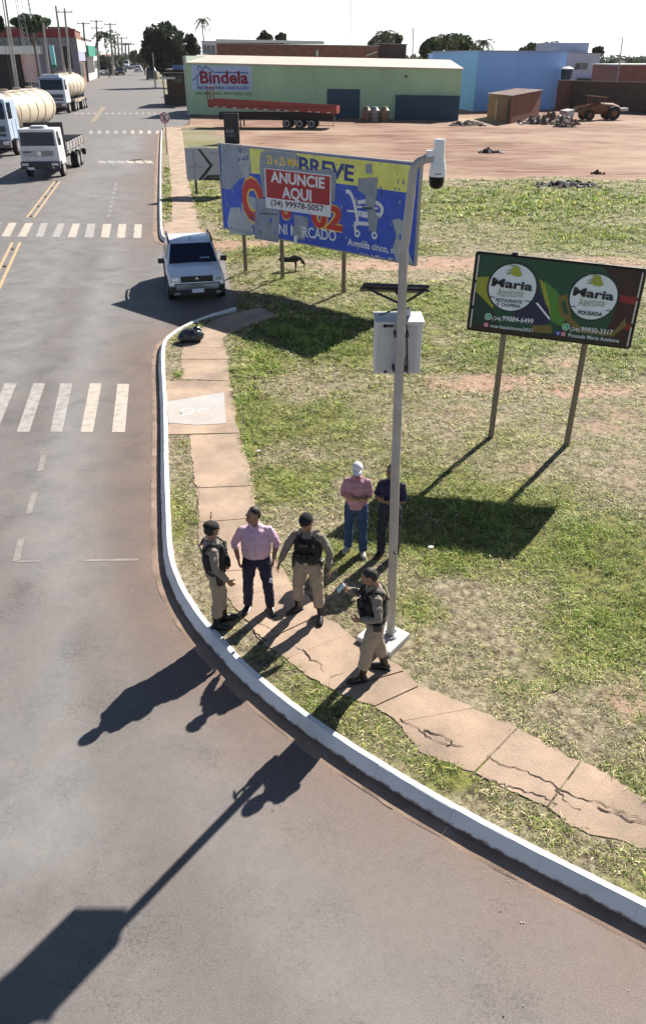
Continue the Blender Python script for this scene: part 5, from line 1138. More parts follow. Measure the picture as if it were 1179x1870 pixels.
# ---------------------------------------------------------------- buildings
def tpl(name, r, g, b, **k):   # sun/shade neutral wall colours
    return M(name, srgb(r, g, b), k.pop('rough', .85), var=k.pop('var', .12), vs=k.pop('vs', .6), **k)
def building(name, label, fac, x0, x1, zl, zr, depth, wall, roof, group=None, rise=0, ridge=0, trim=None, cat='building', z0=0, skew=0):
    """box building on a facade line; top may slope from zl to zr; roof a shallow pitch rising to `rise` above the wall at `ridge` depth"""
    t = thing(name, label, cat, (fac.o.x, fac.o.y, 0), fac.ang, group)
    m = MB(); K = skew; m.hexa([(x0,0,z0),(x1,0,z0),(x1+K,depth,z0),(x0+K,depth,z0),(x0,0,zl),(x1,0,zr),(x1+K,depth,zr),(x0+K,depth,zl)]); w = m.build('wall', wall, t)
    m = MB(); r = ridge or depth/2; e = .25
    if rise:
        m.add([(x0-e,-e,zl+.02),(x1+e,-e,zr+.02),(x1-rise*1.2+K*r/depth,r,zr+rise),(x0-e+K*r/depth,r,zl+rise),(x1+e+K,depth+e,zr+.02),(x0-e+K,depth+e,zl+.02),
               (x0-e,-e,zl-.12),(x1+e,-e,zr-.12)], [(0,1,2,3),(3,2,4,5),(1,4,2),(0,3,5),(6,7,1,0)])
    else: m.hexa([(x0-e,-e,zl+.002),(x1+e,-e,zr+.002),(x1+e+K,depth+e,zr+.002),(x0-e+K,depth+e,zl+.002),(x0-e,-e,zl+.16),(x1+e,-e,zr+.16),(x1+e+K,depth+e,zr+.16),(x0-e+K,depth+e,zl+.16)])
    m.build('roof', roof, t); return t
def opening(t, f, px0, py0, px1, py1, nm, mt, y=-.03, d=.06, frame=None, inset=0):
    a = f.uv(px0, py1); b = f.uv(px1, py0); x0, x1 = sorted((a[0], b[0])); z0, z1 = sorted((a[1], b[1])); z0 = max(z0, .15) if z0 < .6 else z0
    o = MB().box(((x0+x1)/2, y, (z0+z1)/2), (x1-x0, d, z1-z0)).build(nm, mt, t)
    if frame:
        k = max(.06, (x1-x0)*.05); m = MB()
        m.box(((x0+x1)/2, y-.02, z1+k/2), (x1-x0+2*k, d+.08, k)).box(((x0+x1)/2, y-.02, z0-k/2), (x1-x0+2*k, d+.08, k)); m.box((x0-k/2, y-.02, (z0+z1)/2), (k, d+.08, z1-z0)).box((x1+k/2, y-.02, (z0+z1)/2), (k, d+.08, z1-z0)); m.box(((x0+x1)/2, y-.03, (z0+z1)/2), (k*.6, d+.04, z1-z0))
        m.build('frame', frame, o)
    return o
CREAM = M('cream sheet roof', (.55,.46,.38), .7, var=.12, vs=.5); DKROOF = M('weathered roof sheet', (.32,.30,.28), .75, var=.2, vs=.5); WROOF = M('white sheet roof', (.62,.62,.60), .5, var=.1)
WIN = M('window glass', (.05,.07,.09), .12, var=.1); SHUT = M('dark doorway', (.03,.028,.028), .8)
FRM = M('window frame pale', (.5,.5,.5), .6)
BRK = M('bare brick wall', (.24,.10,.07), .9, var=.25, vs=1.2, col2=(.18,.085,.06), fine=.2, fs=6)
BRK2 = M('dark brown brick wall', (.10,.065,.052), .9, var=.25, vs=.8, fine=.15, fs=5)
# green warehouse
f = Fac(G(350,208.6,LZ).xy, G(842,220,LZ).xy); X0, X1 = f.uv(344,160)[0], f.uv(840,170)[0]; zl, zr = f.uv(344,114)[1], f.uv(836,125.4)[1]
print('warehouse', X0, X1, zl, zr)
GW = M('pale green wall', (.44,.62,.38), .85, var=.14, vs=.25, col2=(.37,.54,.34), stretch=(1,1,.4))
t = building('green_warehouse', 'long pale green warehouse with a painted builders merchant sign', f, X0, X1, zl, zr, 17, GW, CREAM, rise=.95, ridge=8, cat='warehouse', skew=-4.2)
c8 = lambda L: [(330+x/4.066, 90+q/4.066) for x, q in L]
MB().box(((X0-.25), 3, zl/2+.4), (.5, 6, zl+.8)).build('side_pillar', M('pale green pillar', (.40,.50,.40), .85, var=.1), t)
m = MB(); f.poly(m, c8([(82,305),(82,115),(525,122),(525,312)]), 0, -.02); c3_ = lambda L: [(340+x/8.42, 100+q/8.42) for x, q in L]
def ln(P, w, mm, y=-.03):
    P = [Vector(f.uv(*p)) for p in c3_(P)]
    for i, (a, b) in enumerate(zip(P[:-1], P[1:])):
        tt = (b-a).normalized(); n = Vector((-tt.y, tt.x))*w; m.add([(p.x, y-.001*i, p.y) for p in (a+n, a-n, b-n, b+n)], [(0,1,2,3)], mm)
ln([(105,400),(180,320),(295,175),(430,270),(960,280)], .07, 2); ln([(185,250),(185,175),(225,175),(225,215)], .07, 2, -.034); ln([(175,350),(175,530)], .07, 2, -.036)
f.text(m, 'Bindela', *c3_([(222,435),(958,440),(222,252)]), 1, -.05, .03); f.text(m, 'MATERIAIS PARA CONSTRUÇÃO', *c3_([(195,527),(968,532),(195,485)]), 3, -.04, .02)
f.text(m, '(34) 3842-3455 / 9974 9999-1177', *c3_([(150,610),(1010,622),(150,572)]), 4, -.01, .02)
m.build('painted_sign', [tpl('sign pale blue', 178, 196, 222), tpl('sign maroon', 140, 40, 62), tpl('sign blue line', 70, 90, 150), tpl('sign navy', 40, 52, 110), tpl('phone green', 34, 84, 66)], t)
DB = M('dark blue steel gate', (.018,.06,.10), .6, var=.15, vs=1.5)
for a, nm in (((597,163,657,221),'sliding_door'),):
    o = opening(t, f, *a, nm, DB, -.06, .08)
MB().box((f.uv(700,150)[0]+3, -.06, zr-.9), (.25,.14,.25)).build('wall_lamp', BLACKP, t)
g = thing('steel_gate', 'wide dark blue steel gate leaf beside the green warehouse door', 'gate', (f.o.x, f.o.y, 0), f.ang)
a, b = f.uv(723, 226), f.uv(842, 176); MB().box(((a[0]+b[0])/2, -1.0, (LZ+b[1])/2), (b[0]-a[0], .10, b[1]-LZ)).build('leaf', DB, g)
m = MB()
for i in range(14): m.box((a[0]+(b[0]-a[0])*(i+.5)/14, -1.06, (LZ+b[1])/2), (.06,.04,b[1]-LZ-.2))
m.build('ribs', M('dark blue rib', (.012,.045,.08), .6), g); MB().box(((a[0]+b[0])/2, -1.0, b[1]+.05), (b[0]-a[0]+.1,.16,.10)).build('top_rail', DB, g)
DRP = None
for i, (px, cc, lb) in enumerate(((668,(.20,.15,.10),'rusty brown metal tank beside the blue sliding door'),(683,(.28,.28,.30),'grey metal tank with white mark, between two brown ones'),(701,(.24,.17,.11),'brown metal tank next to the blue steel gate'))):
    p = G(px, 223, LZ); t = thing('metal_tank', lb, 'tank', (p.x, p.y, LZ), f.ang, 'tanks by the warehouse wall')
    m = MB(); m.loft([(0,0,.02),(0,0,.1),(0,0,1.35),(0,0,1.45)], [.55,.62,.62,.5], (1,0,0), 18); m.build('drum', M('tank paint %d' % i, cc, .6, .2, var=.25, vs=2), t, smooth=45)
    m = MB()
    for z in (.45,.95): m.loft([(0,0,z-.03),(0,0,z+.03)], [.65,.65], (1,0,0), 18, cap=False)
    m.build('hoops', M('rust hoop', (.13,.07,.045), .8), t); MB().cyl((0,0,1.5), (0,0,1.62), .16, n=10).build('lid', M('rust hoop', (.13,.07,.045), .8), t)
# red trailer
def trailer():
    p = G(384, 233, LZ); q = G(613, 236, LZ); fr = Fac(p.xy, q.xy); t = thing('flatbed_trailer', 'long red flatbed trailer parked against the green warehouse wall', 'trailer', (fr.o.x, fr.o.y, 0), fr.ang)
    L = fr.len; z1 = fr.uv(384,181)[1]; z1r = fr.uv(613,194)[1]; z0 = fr.uv(384,196)[1]; z0r = fr.uv(613,208)[1]; RDT = M('red trailer paint', (.26,.035,.03), .5, var=.2, vs=1.5)
    m = MB(); m.hexa([(0,0,z0),(L,0,z0r),(L,.08,z0r),(0,.08,z0),(0,0,z1),(L,0,z1r),(L,.08,z1r),(0,.08,z1)]); s1 = m.build('side_board', RDT, t)
    m = MB(); m.hexa([(0,2.42,z0),(L,2.42,z0r),(L,2.5,z0r),(0,2.42+.08,z0),(0,2.42,z1),(L,2.42,z1r),(L,2.5,z1r),(0,2.5,z1)]); m.build('side_board', RDT, t)
    m = MB(); m.hexa([(0,0.09,z0),(L,.09,z0r),(L,2.41,z0r),(0,2.41,z0),(0,.09,z0+.15),(L,.09,z0r+.15),(L,2.41,z0r+.15),(0,2.41,z0+.15)]); m.build('deck', M('deck dark red', (.10,.02,.018), .8), t)
    m = MB()
    for y_ in (.05, 1.25, 2.45): m.box((-.05,y_,(z0+z1)/2+.65), (.10,.10,z1-z0+1.3))
    m.box((-.05,1.25,z1+1.25), (.12,2.5,.10)); m.build('headboard_frame', M('dark red headboard', (.08,.02,.02), .9), t)
    MB().box((L+.03,1.25,(z0r+z1r)/2), (.06,2.5,z1r-z0r)).build('tailgate', RDT, t)
    for i in range(12): x = (i+.5+(.2 if i % 3 == 0 else 0))*L/12.2; MB().box((x,-.02,z0+(z0r-z0)*x/L+.09), (.42,.03,.09)).build('reflector', M('reflector white', (.7,.68,.62), .4), s1)
    MB().box((L*.5,-.012,(z0+z1+z0r+z1r)/4), (L*.99,.02,.05)).build('rub_rail', M('dark red headboard', (.08,.02,.02), .6), s1)
    MB().box((L*.52,1.25,(1.0+z0r)/2), (L*.9,1.9,z0r-.95)).build('chassis', M('dark underframe', (.03,.02,.02), .8), t)
    for px in (523.5,546.4,568.6):
        x = fr.uv(px,223)[0]
        for s, y in ((-1,.18),(1,2.3)):
            m = MB(); m.cyl((x,y-.2,.56+LZ-.05), (x,y+.2,.56+LZ-.05), .52, n=20); w = m.build('wheel', RUBBER, t, smooth=40)
            m = MB(); m.ring((x, y+s*.21, .66), .36, .13, n=18); m.build('rim', M('rim grey', (.35,.36,.38), .5, .4), w); MB().cyl((x,y+s*.2,.66),(x,y+s*.27,.66),.12,n=10).build('hub', DKMET, w)
    for s in (.4, 2.1): MB().box((L*.24, s, .75), (.14,.14,1.1)).build('landing_leg', DKMET, t)
    m = MB(); m.box((L*.86,.1,.75), (.05,.05,.5)); m.box((L*.98,.1,.7),(.05,.05,.7)); m.box((L*.92,.1,.48),(1.9,.04,.06)); m.build('side_guard', DKMET, t)
trailer()
# long brick hall and neighbours behind the warehouse
def fb(yw, x0p, x1p, name, label, top0, top1, wall, roof, depth=12, group=None, slope=0, base=None, **k):
    """building whose front stands yw metres away, spanning photo columns x0p..x1p, with its top at photo rows top0, top1"""
    def at(px, row): d = ray(px, row); s = yw/d.y; return Vector((d.x*s, yw, CAM_H+d.z*s))
    a, b = at(x0p, top0), at(x1p, top1); ff = Fac((a.x, yw), (b.x, yw+slope)); zb_ = ff.uv(x1p, top1)[1]; L = ff.len
    t = building(name, label, ff, 0, L, a.z, zb_, depth, wall, roof, group, **k); return t, ff, L, a.z, zb_
t, ff, L, za, zb_ = fb(165, 395, 690, 'brick_hall', 'long dark red brick hall with white sheet roof behind the green warehouse', 80, 85, BRK, DKROOF, 14)
MB().hexa([(0,-.3,za+.18),(L*.67,-.3,za+.1),(L*.67,10,za+.1),(0,10,za+.18),(0,-.3,za+.75),(L*.66,-.3,za+.45),(L*.66,10,za+.45),(0,10,za+.75)]).build('white_roof', WROOF, t)
for px, a_, b_ in ((577,92,103),): opening(t, ff, px, a_, px+4, b_, 'vent_pipe', M('pale vent', (.55,.55,.52), .7), -.2, .3)
m = MB(); u = ff.uv(668,102); v_ = ff.uv(688,94); m.tube([(u[0],-.4,u[1]),(v_[0],-.4,v_[1])], .12); m.build('downpipe', M('pale vent', (.55,.55,.52), .7), t)
t, ff, L, za, zb_ = fb(175, 690, 742, 'brick_shed', 'low bare brick building right of the long brick hall', 80, 82, BRK2, DKROOF, 10)
t, ff, L, za, zb_ = fb(190, 368, 398, 'white_house', 'small white house with dark windows behind the left end of the warehouse', 76, 76, tpl('house white', 205,210,215), WROOF, 10)
for a in (372, 379, 387): opening(t, ff, a, 83, a+5, 97, 'window', WIN, -.03, .06, FRM)
t, ff, L, za, zb_ = fb(178, 380, 412, 'gabled_shed', 'little shed with a pale gable edge showing over the warehouse roof', 99, 99, BRK2, DKROOF, 6)
m = MB(); u = [ff.uv(*p) for p in ((392,102),(401,92),(412,102))]; m.tube([(a_[0],-.3,a_[1]) for a_ in u], .13); m.build('gable_edge', WROOF, t)
# pale blue and blue buildings
BLW = M('blue painted wall', srgb(142,186,244), .8, var=.06, vs=.2); BLP = M('pale blue wall', srgb(176,202,236), .8, var=.08, vs=.3)
t, ff, L, za, zb_ = fb(165, 782, 872, 'pale_blue_hall', 'pale blue hall with white roof edge left of the tall blue wall', 99, 102, BLP, WROOF, 20, skew=3)
m = MB(); u = [ff.uv(*p) for p in ((798,106),(838,99),(872,102),(872,106),(838,105))]; m.prism([(a_[0],-.35,a_[1]) for a_ in u], (0,.2,0)); m.build('roof_edge', WROOF, t)
f2 = Fac(G(872,203,LZ).xy, G(1024,199,LZ).xy); x0, x1 = f2.uv(868,150)[0], f2.uv(1028,150)[0]
t = building('blue_building', 'tall plain bright blue building behind the brick shed', f2, x0, x1, f2.uv(868,94)[1], f2.uv(1030,95)[1], 22, BLW, M('blue parapet', srgb(150,165,190), .8), skew=4.5)
MB().box((x0+(x1-x0)*.46, -.012, f2.uv(940,150)[1]), (.05,.02,6.5)).build('wall_joint', M('blue joint', srgb(128,172,232), .8), t)
t, ff, L, za, zb_ = fb(185, 1022, 1096, 'grey_house', 'grey two storey house with a row of small windows behind the dark wall', 96, 99, tpl('grey render', 176,186,204), M('grey parapet', (.35,.38,.42), .8), 16)
o = opening(t, ff, 1048, 115, 1073, 127, 'window', WIN, -.03, .06, FRM)
MB().box((ff.uv(1040,95)[0], 7, zb_+1.1), (9, 9, 2.0)).build('water_tank_housing', tpl('grey render light', 170,182,205), t)
opening(t, ff, 1052, 143, 1092, 150, 'canopy', SHUT, -.5, .9)
# dark boundary wall with pillar and water tank
f3 = Fac(G(1028,200,LZ).xy, G(1200,208,LZ).xy)
t = thing('boundary_wall', 'dark brown brick boundary wall behind the rusty loader', 'wall', (f3.o.x, f3.o.y, 0), f3.ang)
x0, x1 = 0, f3.len*1.6; zt = f3.uv(1100,150)[1]; MB().box(((x0+x1)/2, .15, zt/2), (x1-x0, .3, zt)).build('brickwork', BRK2, t); MB().box(((x0+x1)/2, .15, zt+.06), (x1-x0+.1, .42, .12)).build('coping', M('dark coping', (.13,.10,.09), .9), t)
u0, u1 = f3.uv(1028,140), f3.uv(1046,140); tp = f3.uv(1036,147)[1]
t = thing('brick_pier', 'brick tower pier at the corner of the blue building', 'pier', (f3.o.x, f3.o.y, 0), f3.ang); MB().box(((u0[0]+u1[0])/2, -.7, tp/2), (u1[0]-u0[0], 1.3, tp)).build('brickwork', BRK, t); MB().box(((u0[0]+u1[0])/2, -.7, tp+.08), (u1[0]-u0[0]+.2, 1.5, .14)).build('slab', CONC, t)
t = thing('water_tank', 'dark blue water tank with a pale lid on the brick pier', 'water tank', (f3.o.x, f3.o.y, 0), f3.ang); xm = (u0[0]+u1[0])/2
MB().loft([(xm,-.7,tp+.16),(xm,-.7,tp+1.5)], [.78,.9], (1,0,0), 18, cap=False).build('barrel', M('tank dark blue', (.02,.04,.07), .5), t, smooth=50); MB().loft([(xm,-.7,tp+1.5),(xm,-.7,tp+1.62),(xm,-.7,tp+1.85)], [.95,.93,.4], (1,0,0), 18, cap=False).build('lid', WROOF, t, smooth=50)
t, ff, L, za, zb_ = fb(150, 1128, 1230, 'brick_building', 'reddish brick building with white roof at the right edge of the photo', 119, 119, BRK, WROOF, 14)
t, ff, L, za, zb_ = fb(158, 1106, 1130, 'low_brick_block', 'low brick block under the pole, left of the reddish brick building', 134, 134, BRK, DKROOF, 8)
# lean-to brick shed with corrugated roof
def shed():
    a, b, c_ = G(888,215,LZ), G(930,226,LZ), G(982,216,LZ); t = thing('lean_to_shed', 'small brick shed with corrugated tin roof on the dirt', 'shed', (b.x, b.y, 0), 0)
    o = b; A = V(a.x-o.x, a.y-o.y+0, 0); B = V(0,0,0); C_ = V(c_.x-o.x, c_.y-o.y, 0); D = A+C_
    def hz(px, py, P): d = ray(px, py); s = (P.y+o.y)/d.y; return CAM_H+d.z*s
    ha, hb, hc = hz(888,172,A), hz(930,176,B), hz(983,166,C_); hd = ha+hc-hb
    def wl(P, Q, hp, hq): m = MB(); n = V(-(Q-P).y, (Q-P).x, 0).normalized()*.16; m.hexa([P, Q, Q+n, P+n, P+V(0,0,hp), Q+V(0,0,hq), Q+n+V(0,0,hq), P+n+V(0,0,hp)]); return m.build('wall', BRK if P is not A else M('shed timber', (.22,.11,.08), .85, var=.3, vs=2, stretch=(3,3,.4)), t)
    wl(A, B, ha, hb); wl(B, C_, hb, hc); wl(C_, D, hc, hd); wl(D, A, hd, ha)
    m = MB(); n = 26; ex = (C_-B).normalized(); ey = (A-B).normalized(); L1 = (C_-B).length+.6; L2 = (A-B).length+.7; vs = []
    for i in range(n*2+1):
        s = -.3+L1*i/(n*2)
        for q in (-.4, L2-.3): p = B+ex*s+ey*q; z = hb+(hc-hb)*s/(C_-B).length+(ha-hb)*q/(A-B).length+.1+(.05 if i % 2 else 0); vs.append(p+V(0,0,z))
    m.add(vs, [(2*i, 2*i+2, 2*i+3, 2*i+1) for i in range(n*2)]); rf = m.build('roof', M('rusty tin roof', (.42,.35,.30), .6, .1, var=.25, vs=.8, col2=(.25,.12,.09)), t); q = rf.modifiers.new('t','SOLIDIFY'); q.thickness = .03
    m = MB(); p = A.lerp(B,.35); n_ = (B-A).normalized(); nn = V(n_.y,-n_.x,0)*.06; m.hexa([p+nn, p+n_*1.1+nn, p+n_*1.1+nn*.2, p+nn*.2, p+nn+V(0,0,ha-.5), p+n_*1.1+nn+V(0,0,ha-.5), p+n_*1.1+nn*.2+V(0,0,ha-.5), p+nn*.2+V(0,0,ha-.5)]); m.build('door', M('pale shed door', (.36,.22,.16), .8, var=.2), t)
    p = A.lerp(B,.86); m = MB(); m.hexa([p+nn, p+n_*.7+nn, p+n_*.7+nn*.2, p+nn*.2, p+nn+V(0,0,hb-.3), p+n_*.7+nn+V(0,0,hb-.3), p+n_*.7+nn*.2+V(0,0,hb-.3), p+nn*.2+V(0,0,hb-.3)]); m.build('doorway', SHUT, t)
shed()
# open store between warehouse and shed
t, ff, L, za, zb_ = fb(138, 838, 890, 'open_store', 'dark open sided store between the green warehouse and the brick shed', 168, 166, BRK2, DKROOF, 8)
for i in range(3): MB().box((L*.3+i*1.3, -.4, 1.2+i*.05), (.9,.1,.6)).build('shelf', M('shelf grey', (.2,.18,.17), .8), t)
p = G(875, 186, LZ); t = thing('bent_pipe', 'bent white pipe sticking up beside the brick shed', 'pipe', (p.x, p.y-2, 0)); m = MB(); h_ = 2.6; m.tube([(-1.0,0,h_+.2),(-.6,0,h_+.6),(.3,0,h_+.55),(-.2,0,h_-.3),(.2,0,h_-1.0),(.3,0,0)], .14, 8); m.build('pipe', WHITE, t, smooth=60)
# rusty loader
def loader():
    p = G(1085, 219, LZ); t = thing('wheel_loader', 'rusty brown wheel loader parked in front of the dark wall', 'loader', (p.x, p.y, LZ), R(8)); t.scale = (1.0,)*3
    RU = M('rusty loader paint', (.20,.09,.045), .75, var=.35, vs=2)
    m = MB(); m.loft([(-1.9,0,.9),(-1.2,0,1.2),(.2,0,1.35),(2.0,0,1.3),(2.9,0,1.15)], [(.55,.35),(.7,.6),(.75,.7),(.7,.65),(.5,.5)], (0,1,0), 14); m.build('body', RU, t, smooth=50)
    for x, r in ((-1.3,.62),(2.0,.82)):
        for y in (-.95,.95): m = MB(); m.cyl((x,y-.25,r), (x,y+.25,r), r, n=18); w = m.build('wheel', RUBBER, t, smooth=40); MB().cyl((x,y-.28,r),(x,y+.28,r),r*.45,n=12).build('rim', RU, w, smooth=40)
    for x, y in ((-1.2,-.6),(-1.2,.6),(.6,-.6),(.6,.6)): MB().cyl((x,y,1.4),(x*.9,y*.9,2.65),.06,n=6).build('cab_post', RU, t)
    MB().box((-.3,0,2.7), (2.4,1.6,.12), rot=Matrix.Rotation(R(6),3,'Y')).build('canopy', RU, t, bevel=.03)
    m = MB(); m.tube([(-1.4,-.5,1.6),(-2.6,-.5,1.5),(-3.6,-.5,.8)], .12); m.build('lift_arm', RU, t, smooth=50); m = MB(); m.tube([(-1.4,.5,1.6),(-2.6,.5,1.5),(-3.6,.5,.8)], .12); m.build('lift_arm', RU, t, smooth=50)
    m = MB(); m.prism([(-3.5,-1.2,1.3),(-4.5,-1.2,1.1),(-4.6,-1.2,.25),(-3.6,-1.2,.15)], (0,2.4,0)); m.build('bucket', M('worn steel bucket', (.45,.43,.42), .5, .5), t, bevel=.03)
    MB().box((3.6,0,1.2), (1.2,1.0,.35)).build('counterweight', M('pale weight', (.5,.46,.42), .7), t, bevel=.05)
loader()
# rubble heaps, rocks, debris: each heap is a thing
def heap(label, px, py, w, h, n, mats, seed, cat='rubble heap', name='rubble_heap'):
    p = G(px, py, LZ); t = thing(name, label, cat, (p.x, p.y, LZ)); rnd = random.Random(seed)
    m = MB(); k = 26; vs = []; 
    for i in range(k+1):
        for j in range(11):
            x = (i/k*2-1)*w/2; y = (j/10*2-1)*w*.28; q = max(0, 1-(2*x/w)**2-(y/(w*.28))**2); z = h*q*(.45+.9*noise.noise(Vector((x*1.3+seed, y*1.5, 0)))+.4*noise.noise(Vector((x*5, y*5, seed)))) if q > 0 else -.05
            vs.append((x, y, max(z, -.05)))
    m.add(vs, [(i*11+j, (i+1)*11+j, (i+1)*11+j+1, i*11+j+1) for i in range(k) for j in range(10)]); m.build('soil_mound', mats[0], t)
    m = MB()
    for _ in range(n):
        x = rnd.uniform(-w/2,w/2); y = rnd.uniform(-w*.28,w*.28); s = rnd.uniform(.08,.26)*min(1.6, .5+h); rot = Matrix.Rotation(rnd.uniform(0,6), 3, (rnd.random(),rnd.random(),rnd.random()+.1)); q = max(0, 1-(2*x/w)**2-(y/(w*.28))**2)
        m.box((x,y,h*q*.5+s*.2), (s*rnd.uniform(.8,2),s,s*rnd.uniform(.4,1)), rnd.randrange(len(mats)-1), rot, (rnd.uniform(.6,1),rnd.uniform(.6,1)))
    struct(m.build('fragments', list(mats[1:]), t), 'stuff')
BRN = M('brown spoil', (.13,.09,.065), .95, var=.3, vs=3); GRS = M('grey rubble', (.30,.27,.25), .9, var=.2); PLR = M('pale rubble', (.6,.58,.56), .85); BKR = M('brick rubble', (.25,.10,.07), .9); DKS = M('dark spoil', (.035,.028,.022), .95, var=.3, vs=4)
heap('grey rubble heap with broken slabs in front of the brick shed', 1000, 226, 7.5, 1.6, 70, (BRN, GRS, PLR, BKR, BRN), 3); heap('small pile of pale broken rubble by the blue gate end', 850, 229, 4.5, .6, 50, (BRN, GRS, PLR, BRN), 5)
heap('dark pile of rubbish and branches where the grass meets the dirt', 1035, 340, 4.2, .30, 160, (DKS, DKS, BRN, GRS, PLR), 9, 'debris pile', 'debris_pile'); heap('small dark mound of soil alone on the red dirt', 1090, 318, .8, .25, 12, (DKS, DKS, BRN), 11); heap('low brown spoil heap beside the grey rubble heap', 1030, 232, 3.0, .8, 12, (BRN, BRN, GRS), 13)
heap('flat dark stone lying out on the open dirt', 894, 279, 2.0, .55, 10, (DKS, DKS, PLR), 15, 'stone', 'stone')
# carport and small shop at the left end of the warehouse
t, ff, L, za, zb_ = fb(150, 305, 338, 'corner_shop', 'small dark shop with blue roof trim at the left end of the green warehouse', 128, 128, BRK2, DKROOF, 10)
opening(t, ff, 317, 119, 336, 127, 'blue_fascia', M('blue fascia', srgb(90,110,160), .6), -.5, .9); opening(t, ff, 318, 137, 333, 150, 'window', WIN, -.03, .06, M('dark frame', (.05,.05,.06), .6))
p0 = G(301,193,LZ); t = thing('carport', 'low dark open carport with flat roof beside the corner shop', 'carport', (p0.x, p0.y, LZ), R(2)); wd = 6.0
MB().box((wd/2,2.5,4.75), (wd,5.6,.2)).build('roof', M('dark sheet', (.03,.03,.032), .7), t); MB().box((.9,-.35,4.1), (2.6,.2,.3)).build('pale_fascia', WROOF, t)
MB().box((wd/2,5.0,2.35), (wd,.15,4.6)).build('back_wall', BRK2, t)
for x, y in ((.1,.1),(wd-.1,.1),(.1,4.8),(wd-.1,4.8)): MB().box((x,y,2.35), (.16,.16,4.65)).build('post', DKMET, t)
MB().box((wd/2,.0,.9), (wd*.96,.08,1.6)).build('low_front', M('dark low wall', (.06,.05,.05), .9), t)

# ---------------------------------------------------------------- left side of the avenue
def leftbox(name, label, pL, pR, top, wall, roof, depth=14, yl=None, **k):
    """front along the pavement: photo points of its base line; top row of the photo at the left point"""
    A, B = G(*pL), G(*pR); ff = Fac(A.xy, B.xy); z = ff.uv(pL[0], top)[1]; return building(name, label, ff, 0, ff.len, z, z, depth, wall, roof, **k), ff, z
# two-storey shop block: faces the camera
def at_y(px, row, yw): d = ray(px, row); s = yw/d.y; return Vector((d.x*s, yw, CAM_H+d.z*s))
t, ff, L, za, zb_ = fb(185, -60, 137, 'red_roofed_block', 'two storey block with dark red roof band and white awning, left of the avenue', 52, 54, tpl('stained grey wall', 128,124,132, var=.25), DKROOF, 7, skew=-2.6)
RB = M('dark red roof band', srgb(122,44,52), .75, var=.12)
opening(t, ff, -60, 53, 137, 68, 'roof_band', RB, -.35, .7)
for a in (-12, 3, 22, 44, 76, 92, 112): opening(t, ff, a, 71, a+(10 if a != 44 else 20), 82, 'window', WIN, -.03, .06, FRM)
opening(t, ff, -60, 84, 78, 99, 'awning', M('white awning', (.72,.71,.68), .6, var=.05), -1.0, 2.0)
opening(t, ff, -60, 100, 52, 170, 'dark_shopfront', SHUT, -.1, .2); opening(t, ff, 66, 101, 90, 170, 'grey_shutter', tpl('grey shutter', 130,128,138), -.06, .12)
opening(t, ff, 49, 96, 66, 150, 'pink_pillar', tpl('pink pillar', 208,172,165), -.4, .8)
opening(t, ff, 116, 84, 128, 125, 'dark_opening', SHUT, -.06, .12)
p = at_y(97, 150, 140); t = thing('banner_sign', 'upright turquoise banner sign above the white tanker cab', 'sign', (p.x, p.y, 0)); a, b = at_y(90, 83, 140), at_y(103, 118, 140)
MB().box(((a.x+b.x)/2-p.x, 0, (a.z+b.z)/2), (b.x-a.x, .25, a.z-b.z)).build('face', tpl('turquoise face', 150,215,212), t); MB().box(((a.x+b.x)/2-p.x, -.14, (a.z+b.z)/2), (.12,.02,(a.z-b.z)*.9)).build('stripe', tpl('turquoise stripe', 90,190,185), t)
MB().box(((a.x+b.x)/2-p.x, -.0, b.z-.18), (b.x-a.x, .27, .3)).build('base_band', tpl('green base', 30,120,90), t)
for s in (-.4,.4): MB().cyl(((a.x+b.x)/2-p.x+s, 0, b.z-.3), ((a.x+b.x)/2-p.x+s, 0, 0), .1, n=8).build('leg', DKMET, t)
# row receding along the avenue
ff = Fac(G(120,178).xy, G(152,150).xy)
def row(name, label, x0p, x1p, y, top, wall, roof=DKROOF, depth=16, sl=22, **k):
    a = at_y(x0p, 110, y); ff = Fac((a.x, y), (at_y(x1p, 110, y+sl).x, y+sl)); z = ff.uv(x0p, top)[1]; return building(name, label, ff, 0, ff.len, z, z, depth, wall, roof, **k), ff
t, ff = row('brick_shop', 'brown brick shop with cream sign, beyond the turquoise banner', 134, 154, 235, 54, tpl('brown brick', 128,88,76, var=.2), sl=50)
opening(t, ff, 141, 76, 153, 93, 'cream_sign', tpl('cream sign', 218,205,188), -.2, .3); opening(t, ff, 142, 94, 153, 112, 'lilac_band', tpl('lilac band', 150,150,175), -.15, .3); opening(t, ff, 134, 100, 141, 140, 'doorway', SHUT, -.05, .1); opening(t, ff, 146, 115, 152, 142, 'doorway', SHUT, -.05, .1)
t, ff = row('gabled_shop', 'pale shop with brown pitched roof and green sign by the avenue', 157, 172, 310, 72, tpl('pale shop wall', 190,182,180), M('brown tiles', (.16,.09,.075), .85), sl=40, rise=3.2, ridge=8)
opening(t, ff, 159, 85, 170, 103, 'green_sign', tpl('green sign', 30,130,110), -.5, .7); opening(t, ff, 160, 108, 170, 134, 'doorway', SHUT, -.05, .1)
